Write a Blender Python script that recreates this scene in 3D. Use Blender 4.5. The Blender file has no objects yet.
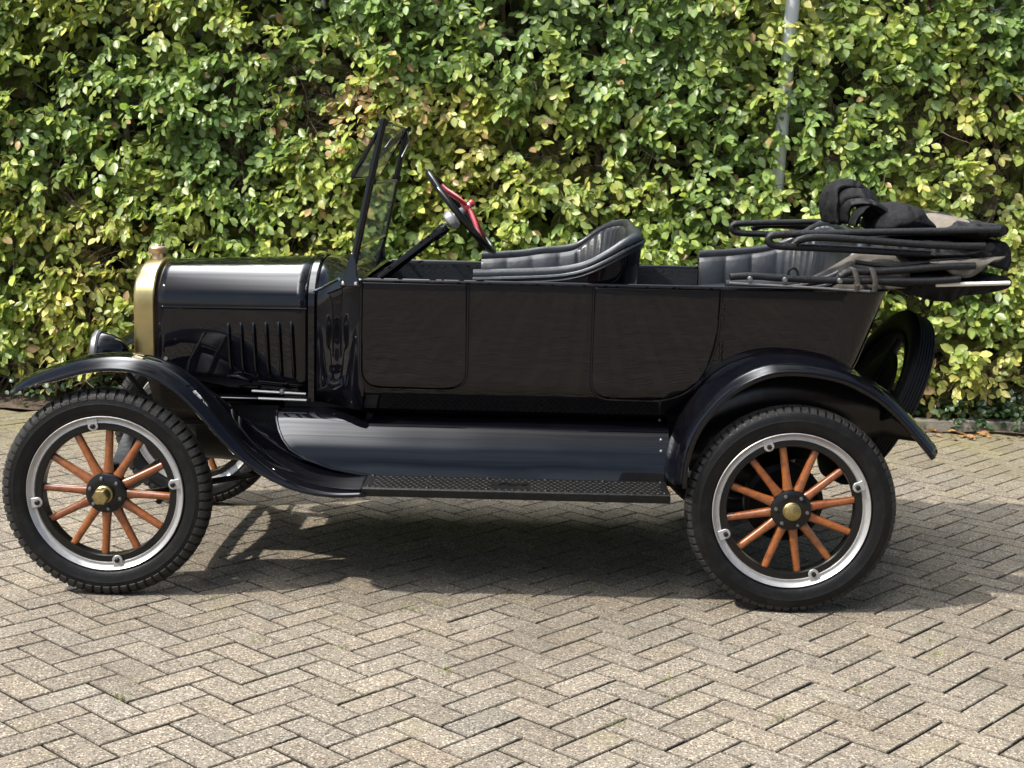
import bpy, bmesh, math, random
import numpy as np
from mathutils import Vector, Matrix, Euler

random.seed(11)
RNG = np.random.default_rng(7)
S = bpy.context.scene
COL = S.collection
R = math.radians

# ------------------------------------------------------------------ camera
FPX = 1420.0                       # focal length in pixels of a 1024 wide picture
CX, CD, CH = 1.5595, 5.1081, 1.6359
PITCH, YAW, ROLL = 0.15436, -0.0118, 0.02246
_f = np.array([math.sin(YAW)*math.cos(PITCH), math.cos(YAW)*math.cos(PITCH), -math.sin(PITCH)])
_r = np.array([math.cos(YAW), -math.sin(YAW), 0.0])
_u = np.cross(_r, _f)
_r2 = math.cos(ROLL)*_r + math.sin(ROLL)*_u
_u2 = -math.sin(ROLL)*_r + math.cos(ROLL)*_u
cam = bpy.data.cameras.new('camera')
cam_o = bpy.data.objects.new('camera', cam); COL.objects.link(cam_o)
cam.sensor_width = 36; cam.lens = FPX*36/1024
cam.clip_start = 0.05; cam.clip_end = 2000
m = Matrix(((_r2[0], _u2[0], -_f[0], CX), (_r2[1], _u2[1], -_f[1], -CD),
            (_r2[2], _u2[2], -_f[2], CH), (0, 0, 0, 1)))
cam_o.matrix_world = m
S.camera = cam_o
S.render.resolution_x = 1024; S.render.resolution_y = 768

# ------------------------------------------------------------------ light
SUN_EL, SUN_AZ = R(46), R(26)      # light travels towards +X and a little +Y
SUN_STRENGTH, SKY_STRENGTH = 5.0, 0.085
BANK = 175.0
CLOUD = 15.0                       # radiance of the brightest cloud before the sky strength
S.view_settings.view_transform = 'Standard'; S.view_settings.look = 'None'
S.view_settings.exposure = 0.45; S.view_settings.gamma = 1
d = Vector((math.cos(SUN_EL)*math.cos(SUN_AZ), math.cos(SUN_EL)*math.sin(SUN_AZ), -math.sin(SUN_EL)))
sun = bpy.data.lights.new('sun', 'SUN'); sun.energy = SUN_STRENGTH; sun.angle = R(0.9); sun.color = (1, .94, .84)
sun_o = bpy.data.objects.new('sun', sun); COL.objects.link(sun_o)
sun_o.rotation_euler = d.to_track_quat('-Z', 'Y').to_euler(); sun_o.location = (-6, -3, 8)
W = bpy.data.worlds.new('World'); S.world = W; W.use_nodes = True
nt = W.node_tree; nt.nodes.clear()
def N(nt, t, **kw):
    n = nt.nodes.new(t)
    for k, v in kw.items():
        if k == 'i':
            for a, b in v.items(): n.inputs[a].default_value = b
        else: setattr(n, k, v)
    return n
sky = N(nt, 'ShaderNodeTexSky', sky_type='NISHITA', sun_disc=False, sun_elevation=SUN_EL)
sky.sun_rotation = math.atan2(-d.x, -d.y)
sky.air_density = 1.0; sky.dust_density = 1.2
tc = N(nt, 'ShaderNodeTexCoord')
mp = N(nt, 'ShaderNodeMapping', i={'Scale': (1.2, 1.2, 4.0)})
no = N(nt, 'ShaderNodeTexNoise', i={'Scale': 1.7, 'Detail': 7, 'Roughness': .58})
rp = N(nt, 'ShaderNodeValToRGB'); rp.color_ramp.elements[0].position = .29; rp.color_ramp.elements[1].position = .62
mx = N(nt, 'ShaderNodeMix', data_type='RGBA')
sz = N(nt, 'ShaderNodeSeparateXYZ'); cl = N(nt, 'ShaderNodeValToRGB'); ce = cl.color_ramp.elements   # thin low haze, bright high cloud
ce[0].position = .15; ce[0].color = (.66, .76, .93, 1); ce[1].position = .86; ce[1].color = (1, 1, 1, 1); e_ = ce.new(.62); e_.color = (.60, .72, .94, 1)
cs = N(nt, 'ShaderNodeVectorMath', operation='SCALE'); cs.inputs['Scale'].default_value = CLOUD
nt.links.new(cl.outputs[0], cs.inputs[0]); nt.links.new(sz.outputs['Z'], cl.inputs[0]); nt.links.new(cs.outputs[0], mx.inputs['B'])
bg = N(nt, 'ShaderNodeBackground', i={'Strength': SKY_STRENGTH}); out = N(nt, 'ShaderNodeOutputWorld')
L = nt.links.new
L(tc.outputs['Generated'], sz.inputs[0]); L(tc.outputs['Generated'], mp.inputs['Vector']); L(mp.outputs[0], no.inputs['Vector']); L(no.outputs[0], rp.inputs[0])
cf = N(nt, 'ShaderNodeMath', operation='MULTIPLY'); L(rp.outputs[0], cf.inputs[0]); L(cf.outputs[0], mx.inputs['Factor']); L(sky.outputs[0], mx.inputs['A']); 
# added bright cloud bank across the zenith, shaped for the hood's reflection
def mth(op, a, b=None):
    n = N(nt, 'ShaderNodeMath', operation=op)
    for k, q in enumerate((a, b)):
        if q is None: continue
        if isinstance(q, (int, float)): n.inputs[k].default_value = q
        else: L(q, n.inputs[k])
    return n.outputs[0]
gx = mth('POWER', 2.71828, mth('MULTIPLY', mth('POWER', mth('DIVIDE', mth('ADD', sz.outputs['X'], .23), .12), 2.0), -1.0))
wide = mth('POWER', 2.71828, mth('MULTIPLY', mth('POWER', mth('DIVIDE', mth('ADD', sz.outputs['X'], .08), .42), 2.0), -1.0))
L(mth('ADD', mth('MULTIPLY', wide, .95), .05), cf.inputs[1])      # cloud narrowed to where the paint reflects it, clear sky to the sides
gz = N(nt, 'ShaderNodeMapRange', interpolation_type='SMOOTHSTEP', i={1: .50, 2: .74}); L(sz.outputs['Z'], gz.inputs[0])
nb_ = N(nt, 'ShaderNodeMapRange', i={1: .34, 2: .6, 3: .45, 4: 1.0}); L(no.outputs[0], nb_.inputs[0])
bank = mth('MULTIPLY', mth('MULTIPLY', gx, gz.outputs[0]), nb_.outputs[0])
mx2 = N(nt, 'ShaderNodeMix', data_type='RGBA'); mx2.inputs['B'].default_value = (BANK, BANK, BANK*1.02, 1)
L(bank, mx2.inputs['Factor']); L(mx.outputs['Result'], mx2.inputs['A']); L(mx2.outputs['Result'], bg.inputs[0]); L(bg.outputs[0], out.inputs[0])

# ------------------------------------------------------------------ helpers
def pt(u, v, Y):
    """real point at depth Y (metres) of the outline traced at pixel u, v of the photograph"""
    x, y = u-512, v-384
    c, s = math.cos(ROLL), math.sin(ROLL)
    x, y = c*x+s*y, -s*x+c*y
    dd = _f*FPX + _r*x - _u*y
    t = (Y+CD)/dd[1]
    return (CX+t*dd[0], Y, CH+t*dd[2])

WORLD = {}
class MB:
    def __init__(s): s.v = []; s.f = []; s.mi = []; s.cur = 0
    def add(s, vs, fs):
        b = len(s.v); s.v += [tuple(map(float, p)) for p in vs]
        s.f += [tuple(b+i for i in f) for f in fs]; s.mi += [s.cur]*len(fs)
    def box(s, x0, x1, y0, y1, z0, z1):
        s.add([(x, y, z) for x in (x0, x1) for y in (y0, y1) for z in (z0, z1)],
              [(0, 1, 3, 2), (4, 6, 7, 5), (0, 4, 5, 1), (2, 3, 7, 6), (0, 2, 6, 4), (1, 5, 7, 3)])
    def grid(s, rows, cu=False, cv=False, cap0=False, cap1=False):
        n, k = len(rows), len(rows[0]); vs = [p for r in rows for p in r]; fs = []
        for i in range(n if cu else n-1):
            for j in range(k if cv else k-1):
                a, b = (i+1) % n, (j+1) % k
                fs.append((i*k+j, i*k+b, a*k+b, a*k+j))
        if cap0: fs.append(tuple(range(k))[::-1])
        if cap1: fs.append(tuple((n-1)*k+j for j in range(k)))
        s.add(vs, fs)
    def tube(s, path, r, n=10, closed=False, cap=True, sx=1.0):
        P = [Vector(p) for p in path]; m_ = len(P)
        rr = r if isinstance(r, (list, tuple)) else [r]*m_
        rows = []; nv = None
        for i in range(m_):
            if closed: t = P[(i+1) % m_]-P[i-1]
            else: t = P[min(i+1, m_-1)]-P[max(i-1, 0)]
            t.normalize()
            if nv is None:
                nv = t.cross(Vector((0, 0, 1)))
                if nv.length < .1: nv = t.cross(Vector((0, 1, 0)))
            nv = (nv - t*nv.dot(t)).normalized(); b = t.cross(nv)
            rows.append([P[i]+(nv*math.cos(a)*sx+b*math.sin(a))*rr[i] for a in [2*math.pi*k/n for k in range(n)]])
        s.grid(rows, cu=closed, cv=True, cap0=cap and not closed, cap1=cap and not closed)
    def lathe(s, prof, c, ax, n=48, closed=False):
        """prof: (radius, distance along axis)"""
        ax = Vector(ax).normalized(); e = ax.orthogonal().normalized() if abs(ax.y) < .99 else Vector((1, 0, 0)); g = ax.cross(e); c = Vector(c)
        rows = [[c+ax*h+(e*math.cos(a)+g*math.sin(a))*q for (q, h) in prof] for a in [2*math.pi*k/n for k in range(n)]]
        s.grid(rows, cu=True, cv=closed)
    def prism(s, poly, depth_vec):
        k = len(poly); dv = Vector(depth_vec)
        vs = [Vector(p) for p in poly]+[Vector(p)+dv for p in poly]
        fs = [tuple(range(k)), tuple(range(2*k-1, k-1, -1))]+[(i, i+k, (i+1) % k+k, (i+1) % k) for i in range(k)]
        s.add(vs, fs)
    def build(s, name, mat, parent=None, smooth=35, bevel=0, solid=0, sub=0, fixn=True):
        V = np.array(s.v); c = (V.min(0)+V.max(0))/2
        me = bpy.data.meshes.new(name)
        me.from_pydata([tuple(p) for p in V-c], [], s.f)
        for mt in (mat if isinstance(mat, list) else [mat]): me.materials.append(mt)
        me.polygons.foreach_set('material_index', s.mi)
        if fixn:
            bm = bmesh.new(); bm.from_mesh(me); bmesh.ops.recalc_face_normals(bm, faces=bm.faces); bm.to_mesh(me); bm.free()
        if smooth:
            me.polygons.foreach_set('use_smooth', [True]*len(me.polygons)); me.set_sharp_from_angle(angle=R(smooth))
        o = bpy.data.objects.new(name, me); COL.objects.link(o)
        c = Vector(c); WORLD[o] = c
        o.location = c
        if parent: o.parent = parent; o.location = c-WORLD[parent]
        if solid: q = o.modifiers.new('solid', 'SOLIDIFY'); q.thickness = abs(solid); q.offset = 1 if solid < 0 else -1
        if bevel: q = o.modifiers.new('bevel', 'BEVEL'); q.width = bevel; q.segments = 2; q.limit_method = 'ANGLE'; q.angle_limit = R(40)
        if sub: q = o.modifiers.new('sub', 'SUBSURF'); q.levels = sub; q.render_levels = sub
        return o

def empty(name, loc):
    o = bpy.data.objects.new(name, None); COL.objects.link(o); o.location = loc; o.empty_display_size = .1
    WORLD[o] = Vector(loc); return o
def tag(o, label=None, cat=None, group=None, kind=None):
    if label: o['label'] = label
    if cat: o['category'] = cat
    if group: o['group'] = group
    if kind: o['kind'] = kind
    return o
def smooth_path(P, n=6, closed=False):
    """Catmull-Rom through the points"""
    P = [np.array(p, float) for p in P]; m_ = len(P); o = []
    for i in range(m_ if closed else m_-1):
        g = (lambda k: P[k % m_]) if closed else (lambda k: P[min(max(k, 0), m_-1)])
        a, b, c, d_ = g(i-1), g(i), g(i+1), g(i+2)
        for t in np.arange(n)/n:
            o.append(.5*((2*b)+(-a+c)*t+(2*a-5*b+4*c-d_)*t*t+(-a+3*b-3*c+d_)*t**3))
    if not closed: o.append(P[-1])
    return o

# ------------------------------------------------------------------ materials
def mat(name, col, rough=.5, metal=0, coat=0, spec=.5, noise=None, bump=None, trans=0):
    """noise: (scale, other colour, low, high); bump: (scale, strength, detail)"""
    M = bpy.data.materials.new(name); M.use_nodes = True; t = M.node_tree
    b = t.nodes['Principled BSDF']; b.inputs['Base Color'].default_value = (*col, 1)
    b.inputs['Roughness'].default_value = rough; b.inputs['Metallic'].default_value = metal
    b.inputs['Coat Weight'].default_value = coat; b.inputs['Coat Roughness'].default_value = .03
    b.inputs['Specular IOR Level'].default_value = spec
    c = N(t, 'ShaderNodeTexCoord')
    if noise:
        n = N(t, 'ShaderNodeTexNoise', i={'Scale': noise[0], 'Detail': 6, 'Roughness': .6})
        r_ = N(t, 'ShaderNodeMapRange', i={1: noise[2], 2: noise[3]})
        x = N(t, 'ShaderNodeMix', data_type='RGBA'); x.inputs['A'].default_value = (*col, 1); x.inputs['B'].default_value = (*noise[1], 1)
        t.links.new(c.outputs['Object'], n.inputs['Vector']); t.links.new(n.outputs[0], r_.inputs[0])
        t.links.new(r_.outputs[0], x.inputs['Factor']); t.links.new(x.outputs['Result'], b.inputs['Base Color'])
    if bump:
        n = N(t, 'ShaderNodeTexNoise', i={'Scale': bump[0], 'Detail': bump[2] if len(bump) > 2 else 3})
        u = N(t, 'ShaderNodeBump', i={'Strength': bump[1], 'Distance': bump[3] if len(bump) > 3 else .01})
        t.links.new(c.outputs['Object'], n.inputs['Vector']); t.links.new(n.outputs[0], u.inputs['Height'])
        t.links.new(u.outputs[0], b.inputs['Normal'])
        if coat: t.links.new(u.outputs[0], b.inputs['Coat Normal'])
    return M
M = {}
M['paint'] = mat('black_enamel', (.0018, .0018, .0030), .015, coat=0, noise=(9, (.0045, .0042, .004), .5, .9), bump=(4.0, .018, 1, .012))
M['paint'].node_tree.nodes['Principled BSDF'].inputs['IOR'].default_value = 1.42
M['paint_in'] = mat('underside_black', (.005, .0046, .0042), .5, noise=(14, (.014, .012, .010), .5, .85), bump=(60, .2))
M['iron'] = mat('chassis_black', (.005, .005, .005), .42, noise=(18, (.014, .012, .010), .5, .85), bump=(40, .2))
M['rubber'] = mat('tyre_rubber', (.0045, .0045, .0046), .40, noise=(30, (.016, .0155, .0145), .5, .9), bump=(160, .12))
M['rim'] = mat('zinc_rim', (.40, .40, .40), .34, metal=.6, noise=(40, (.30, .295, .285), .5, .8), bump=(120, .06))
M['felloe'] = mat('felloe_black', (.005, .005, .005), .22)
M['brass'] = mat('brass', (.46, .365, .17), .30, metal=1, noise=(12, (.33, .26, .12), .45, .8), bump=(9, .05))
M['capbrass'] = mat('worn_cap_brass', (.50, .36, .24), .4, metal=.9, noise=(30, (.32, .22, .14), .4, .8))
M['hubbrass'] = mat('worn_hub_brass', (.36, .28, .12), .38, metal=.95, noise=(60, (.16, .125, .06), .4, .8))
M['chrome'] = mat('nickel', (.78, .77, .74), .14, metal=1)
M['bolt'] = mat('bolt_steel', (.20, .20, .20), .4, metal=.9)
M['leather'] = mat('black_leather', (.009, .0105, .013), .33, noise=(14, (.019, .021, .025), .45, .85), bump=(45, .10, 4))
M['lining'] = mat('lining_cloth', (.010, .011, .014), .55, bump=(90, .2, 5))
M['canvas'] = mat('roof_canvas', (.0042, .0044, .0050), .62, noise=(16, (.012, .012, .013), .5, .85), bump=(22, .45, 6))
def wrinkle(Mx):
    t = Mx.node_tree; b = t.nodes['Principled BSDF']; c = N(t, 'ShaderNodeTexCoord')
    w = N(t, 'ShaderNodeTexWave', i={'Scale': 5.5, 'Distortion': 9, 'Detail': 3, 'Detail Scale': 1.6}); u = N(t, 'ShaderNodeBump', i={'Strength': .35, 'Distance': .015})
    old = b.inputs['Normal'].links[0].from_socket
    t.links.new(c.outputs['Object'], w.inputs['Vector']); t.links.new(w.outputs['Fac'], u.inputs['Height']); t.links.new(old, u.inputs['Normal']); t.links.new(u.outputs[0], b.inputs['Normal'])
wrinkle(M['canvas'])
M['cloth'] = mat('bundle_cloth', (.007, .007, .008), .8, spec=.15, noise=(25, (.016, .016, .017), .45, .85), bump=(26, .6, 7)); wrinkle(M['cloth'])
M['curtain'] = mat('faded_canvas', (.085, .076, .063), .9, noise=(9, (.055, .050, .043), .4, .8), bump=(30, .4, 6))
M['tan'] = mat('tan_canvas', (.15, .128, .10), .9, noise=(22, (.10, .09, .08), .4, .75), bump=(50, .4, 6))
M['bow'] = mat('bow_covering', (.0050, .0052, .0060), .45, spec=.3, noise=(40, (.012, .012, .013), .5, .85), bump=(120, .25))
M['strap'] = mat('strap_leather', (.040, .035, .030), .6, bump=(80, .3))
M['red'] = mat('red_paint', (.36, .025, .035), .3, coat=.4, noise=(40, (.22, .02, .03), .5, .8))
M['white'] = mat('pale_wood', (.62, .58, .50), .5)
for k_, v_ in (('iron', .22), ('rubber', .22), ('canvas', .18), ('paint_in', .25), ('lining', .3), ('felloe', .35)): M[k_].node_tree.nodes['Principled BSDF'].inputs['Specular IOR Level'].default_value = v_
M['tread'] = mat('dusty_tread', (.013, .0128, .012), .6, spec=.3, noise=(26, (.027, .025, .022), .4, .8), bump=(150, .25))
M['spare'] = mat('spare_rubber', (.007, .007, .0075), .55, spec=.16, bump=(160, .12))
# varnished spoke wood: stretched grain
def wood():
    Mx = mat('spoke_wood', (.36, .115, .022), .28, coat=.5); t = Mx.node_tree; b = t.nodes['Principled BSDF']
    c = N(t, 'ShaderNodeTexCoord'); n = N(t, 'ShaderNodeTexNoise', i={'Scale': 55, 'Detail': 6, 'Distortion': .8})
    oi = N(t, 'ShaderNodeObjectInfo'); ad = N(t, 'ShaderNodeMath', operation='ADD')
    ms = N(t, 'ShaderNodeMath', operation='MULTIPLY', i={1: .35})
    r_ = N(t, 'ShaderNodeValToRGB'); e = r_.color_ramp.elements
    e[0].position = .38; e[0].color = (.10, .023, .007, 1); e[1].position = .95; e[1].color = (.25, .080, .018, 1)
    t.links.new(c.outputs['Object'], n.inputs['Vector']); t.links.new(oi.outputs['Random'], ms.inputs[0])
    t.links.new(n.outputs[0], ad.inputs[0]); t.links.new(ms.outputs[0], ad.inputs[1])
    t.links.new(ad.outputs[0], r_.inputs[0]); t.links.new(r_.outputs[0], b.inputs['Base Color'])
    return Mx
M['wood'] = wood()
def glass():
    Mx = bpy.data.materials.new('window_glass'); Mx.use_nodes = True; t = Mx.node_tree; t.nodes.clear()
    a = N(t, 'ShaderNodeBsdfTransparent', i={0: (.97, .98, .97, 1)}); g = N(t, 'ShaderNodeBsdfGlossy', i={'Roughness': .02})
    df = N(t, 'ShaderNodeBsdfDiffuse', i={0: (.74, .76, .68, 1)}); m1 = N(t, 'ShaderNodeMixShader', i={0: .27})  # pale diffuse veil stands in for haze and reflection on the glass
    fr = N(t, 'ShaderNodeFresnel', i={0: 1.5}); mx_ = N(t, 'ShaderNodeMixShader'); o = N(t, 'ShaderNodeOutputMaterial')
    t.links.new(a.outputs[0], m1.inputs[1]); t.links.new(df.outputs[0], m1.inputs[2])
    t.links.new(fr.outputs[0], mx_.inputs[0]); t.links.new(m1.outputs[0], mx_.inputs[1]); t.links.new(g.outputs[0], mx_.inputs[2]); t.links.new(mx_.outputs[0], o.inputs[0])
    return Mx
M['glass'] = glass()

def paver_mat():
    Mx = bpy.data.materials.new('paver_concrete'); Mx.use_nodes = True; t = Mx.node_tree; b = t.nodes['Principled BSDF']
    K = t.links.new
    at_ = N(t, 'ShaderNodeAttribute', attribute_name='tint'); c = N(t, 'ShaderNodeTexCoord')
    v = N(t, 'ShaderNodeTexVoronoi', i={'Scale': 205}); K(c.outputs['Object'], v.inputs['Vector'])
    sp = N(t, 'ShaderNodeSeparateColor'); K(v.outputs['Color'], sp.inputs[0])
    r_ = N(t, 'ShaderNodeValToRGB'); cr = r_.color_ramp; cr.interpolation = 'CONSTANT'
    cr.elements[0].position = 0; cr.elements[0].color = (.38, .36, .34, 1)
    cr.elements[1].position = .16; cr.elements[1].color = (.80, .78, .75, 1)
    for p, q in ((.42, (.98, .96, .93)), (.70, (1.18, 1.16, 1.13)), (.91, (2.1, 2.08, 2.0))):
        e = cr.elements.new(p); e.color = (*q, 1)
    K(sp.outputs[0], r_.inputs[0])
    n = N(t, 'ShaderNodeTexNoise', i={'Scale': 2.3, 'Detail': 8, 'Roughness': .65}); K(c.outputs['Object'], n.inputs['Vector'])
    mr = N(t, 'ShaderNodeMapRange', i={1: .3, 2: .7, 3: .87, 4: 1.10}); K(n.outputs[0], mr.inputs[0])
    x1 = N(t, 'ShaderNodeMix', data_type='RGBA', blend_type='MULTIPLY', i={'Factor': 1}); K(at_.outputs['Color'], x1.inputs['A']); K(r_.outputs[0], x1.inputs['B'])
    x2 = N(t, 'ShaderNodeVectorMath', operation='SCALE'); K(x1.outputs['Result'], x2.inputs[0]); K(mr.outputs[0], x2.inputs['Scale'])
    # dark oily stains and moss towards the kerb
    n2 = N(t, 'ShaderNodeTexNoise', i={'Scale': 1.1, 'Detail': 5, 'Roughness': .6}); K(c.outputs['Object'], n2.inputs['Vector'])
    sx = N(t, 'ShaderNodeSeparateXYZ'); gm = N(t, 'ShaderNodeNewGeometry'); K(gm.outputs['Position'], sx.inputs[0])
    yy = N(t, 'ShaderNodeMapRange', i={1: 2.3, 2: 3.8, 3: 0, 4: .62}); K(sx.outputs['Y'], yy.inputs[0])
    ml = N(t, 'ShaderNodeMath', operation='MULTIPLY'); mr2 = N(t, 'ShaderNodeMapRange', i={1: .40, 2: .62}); K(n2.outputs[0], mr2.inputs[0])
    K(mr2.outputs[0], ml.inputs[0]); K(yy.outputs[0], ml.inputs[1])
    x3 = N(t, 'ShaderNodeMix', data_type='RGBA'); K(ml.outputs[0], x3.inputs['Factor']); K(x2.outputs[0], x3.inputs['A']); x3.inputs['B'].default_value = (.19, .17, .055, 1)
    n4 = N(t, 'ShaderNodeTexNoise', i={'Scale': .85, 'Detail': 4, 'Roughness': .55}); K(c.outputs['Object'], n4.inputs['Vector'])
    st = N(t, 'ShaderNodeMapRange', i={1: .56, 2: .78, 3: 0, 4: .45}); K(n4.outputs[0], st.inputs[0])
    x4 = N(t, 'ShaderNodeMix', data_type='RGBA'); K(st.outputs[0], x4.inputs['Factor']); K(x3.outputs['Result'], x4.inputs['A']); x4.inputs['B'].default_value = (.085, .072, .056, 1)     # old oil and dirt
    n5 = N(t, 'ShaderNodeTexNoise', i={'Scale': 3.1, 'Detail': 7, 'Roughness': .7}); K(c.outputs['Object'], n5.inputs['Vector'])
    mo = N(t, 'ShaderNodeMapRange', i={1: .58, 2: .72, 3: 0, 4: .35}); K(n5.outputs[0], mo.inputs[0])
    x5 = N(t, 'ShaderNodeMix', data_type='RGBA'); K(mo.outputs[0], x5.inputs['Factor']); K(x4.outputs['Result'], x5.inputs['A']); x5.inputs['B'].default_value = (.20, .175, .085, 1)     # thin moss
    K(x5.outputs['Result'], b.inputs['Base Color']); b.inputs['Roughness'].default_value = .9; b.inputs['Specular IOR Level'].default_value = .25
    n3 = N(t, 'ShaderNodeTexNoise', i={'Scale': 230, 'Detail': 3}); K(c.outputs['Object'], n3.inputs['Vector'])
    bu = N(t, 'ShaderNodeBump', i={'Strength': .75, 'Distance': .004}); K(n3.outputs[0], bu.inputs['Height']); K(bu.outputs[0], b.inputs['Normal'])
    return Mx
M['paver'] = paver_mat()
M['joint'] = mat('joint_sand', (.034, .029, .021), .95, noise=(9, (.075, .066, .040), .5, .85), bump=(120, .5))
M['soil'] = mat('soil', (.055, .038, .025), .95, noise=(14, (.13, .09, .06), .4, .75), bump=(60, .9, 8))
M['kerb'] = mat('kerb_concrete', (.20, .185, .15), .9, noise=(11, (.085, .08, .055), .4, .75), bump=(90, .5, 8))
M['bark'] = mat('twig_bark', (.085, .058, .038), .85, noise=(30, (.15, .115, .085), .4, .8))
M['pole'] = mat('galvanised_pole', (.52, .56, .60), .5, metal=.25, noise=(10, (.42, .45, .48), .4, .8))
def leaf_mat(name, trans=.38, rough=.36):
    Mx = bpy.data.materials.new(name); Mx.use_nodes = True; t = Mx.node_tree; K = t.links.new
    b = t.nodes['Principled BSDF']; o = t.nodes['Material Output']
    a = N(t, 'ShaderNodeAttribute', attribute_name='tint'); K(a.outputs['Color'], b.inputs['Base Color'])
    b.inputs['Roughness'].default_value = rough; b.inputs['Specular IOR Level'].default_value = .45
    tr = N(t, 'ShaderNodeBsdfTranslucent'); ga = N(t, 'ShaderNodeVectorMath', operation='MULTIPLY'); ga.inputs[1].default_value = (1.5, 1.6, .7)
    K(a.outputs['Color'], ga.inputs[0]); K(ga.outputs[0], tr.inputs[0])
    x = N(t, 'ShaderNodeMixShader', i={0: trans}); K(b.outputs[0], x.inputs[1]); K(tr.outputs[0], x.inputs[2]); K(x.outputs[0], o.inputs[0])
    return Mx
M['leaf'] = leaf_mat('hedge_leaf'); M['dryleaf'] = leaf_mat('dry_leaf', .15, .6); M['ivy'] = leaf_mat('ivy_leaf', .15, .35); M['grass'] = leaf_mat('grass_blade', .3, .5)

# ------------------------------------------------------------------ ground
g = MB(); g.box(-150, 150, -150, 150, -.3, -.012)
tag(g.build('ground', M['joint'], smooth=0), kind='structure')
def pavers():
    Wd = .1125; ang = R(-45.0-1.0); ca, sa = math.cos(ang), math.sin(ang)
    ox, oy = 0.085, -0.01
    V, F, T = [], [], []
    rnd = np.random.default_rng(5)
    cents = []
    n = 175
    for i in range(-n, n):
        for j in range(-n, n):
            k = (i-j) % 4
            if k == 0: cents.append((i+1, j+.5, 0))
            elif k == 3: cents.append((i+.5, j+1, 1))
    C = np.array(cents)
    # the diagonal (1,1) of the pattern runs along Y
    a45 = R(45+2.4)
    X = (C[:, 0]*math.cos(a45)-C[:, 1]*math.sin(a45))*Wd+ox
    Y = (C[:, 0]*math.sin(a45)+C[:, 1]*math.cos(a45))*Wd+oy
    keep = (X > -7.5) & (X < 10.5) & (Y > -15) & (Y < 3.80)
    X, Y, O = X[keep], Y[keep], C[keep, 2]
    m_ = len(X)
    gap = .0036; ch = .0028
    hl = np.full(m_, Wd-gap); hw = np.full(m_, Wd/2-gap)
    th = a45+np.where(O > 0, math.pi/2, 0)+rnd.normal(0, .0035, m_)
    dx, dy = rnd.normal(0, .0007, m_), rnd.normal(0, .0007, m_)
    tx, ty, zz = rnd.normal(0, .003, m_), rnd.normal(0, .003, m_), rnd.normal(0, .0006, m_)
    loc = []
    for sx, sy in ((-1, -1), (1, -1), (1, 1), (-1, 1)):
        loc.append((sx*(hl-ch), sy*(hw-ch), 0.0))
    for sx, sy in ((-1, -1), (1, -1), (1, 1), (-1, 1)):
        loc.append((sx*hl, sy*hw, -.0035))
    for sx, sy in ((-1, -1), (1, -1), (1, 1), (-1, 1)):
        loc.append((sx*hl, sy*hw, -.02))
    verts = np.zeros((m_, 12, 3))
    for q, (lx, ly, lz) in enumerate(loc):
        jx, jy = rnd.normal(0, .0006, m_), rnd.normal(0, .0006, m_)
        lx_, ly_ = lx+jx, ly+jy
        verts[:, q, 0] = X+dx+lx_*np.cos(th)-ly_*np.sin(th)
        verts[:, q, 1] = Y+dy+lx_*np.sin(th)+ly_*np.cos(th)
        verts[:, q, 2] = lz+zz+lx*tx+ly*ty
    verts[:, :, 1] = np.minimum(verts[:, :, 1], 3.83)
    fl = np.array([[0, 1, 2, 3], [4, 5, 1, 0], [5, 6, 2, 1], [6, 7, 3, 2], [7, 4, 0, 3], [8, 9, 5, 4], [9, 10, 6, 5], [10, 11, 7, 6], [11, 8, 4, 7]])
    faces = (fl[None]+12*np.arange(m_)[:, None, None]).reshape(-1, 4)
    me = bpy.data.meshes.new('pavement')
    me.from_pydata(verts.reshape(-1, 3).tolist(), [], faces.tolist())
    base = np.array((.180, .158, .128))
    b1 = rnd.normal(1, .06, (m_, 1)); hue = rnd.normal(0, .011, (m_, 1))
    tint = base*b1*(1+hue*np.array([[1, 0, -1.2]]))
    att = me.attributes.new('tint', 'FLOAT_COLOR', 'FACE')
    col = np.ones((m_, 9, 4)); col[:, :, :3] = tint[:, None, :]; col[:, 1:5, :3] *= .66; col[:, 5:, :3] *= .17      # dirt on the edges and in the joints
    att.data.foreach_set('color', col.reshape(-1))
    me.materials.append(M['paver'])
    o = bpy.data.objects.new('pavement', me); COL.objects.link(o)
    return tag(o, kind='structure')
pavers()
g = MB(); g.box(-60, 60, -34, -12.6, -.2, .004); tag(g.build('dark_reflection_sheet', mat('dark_sheet_grey', (.045, .045, .047), .85, noise=(6, (.065, .063, .06), .4, .7), bump=(60, .4)), smooth=0), kind='structure')  # unseen dark sheet, added to darken the reflection in the upper doors
g = MB()
xs = np.linspace(-6, 9, 90); ys = np.linspace(3.81, 6.6, 16)
g.grid([[(x, y, .012+.045*min(1, (y-3.81)/.35)+random.uniform(-.014, .014)) for y in ys] for x in xs])
tag(g.build('soil_bed', M['soil']), kind='structure')

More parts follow.
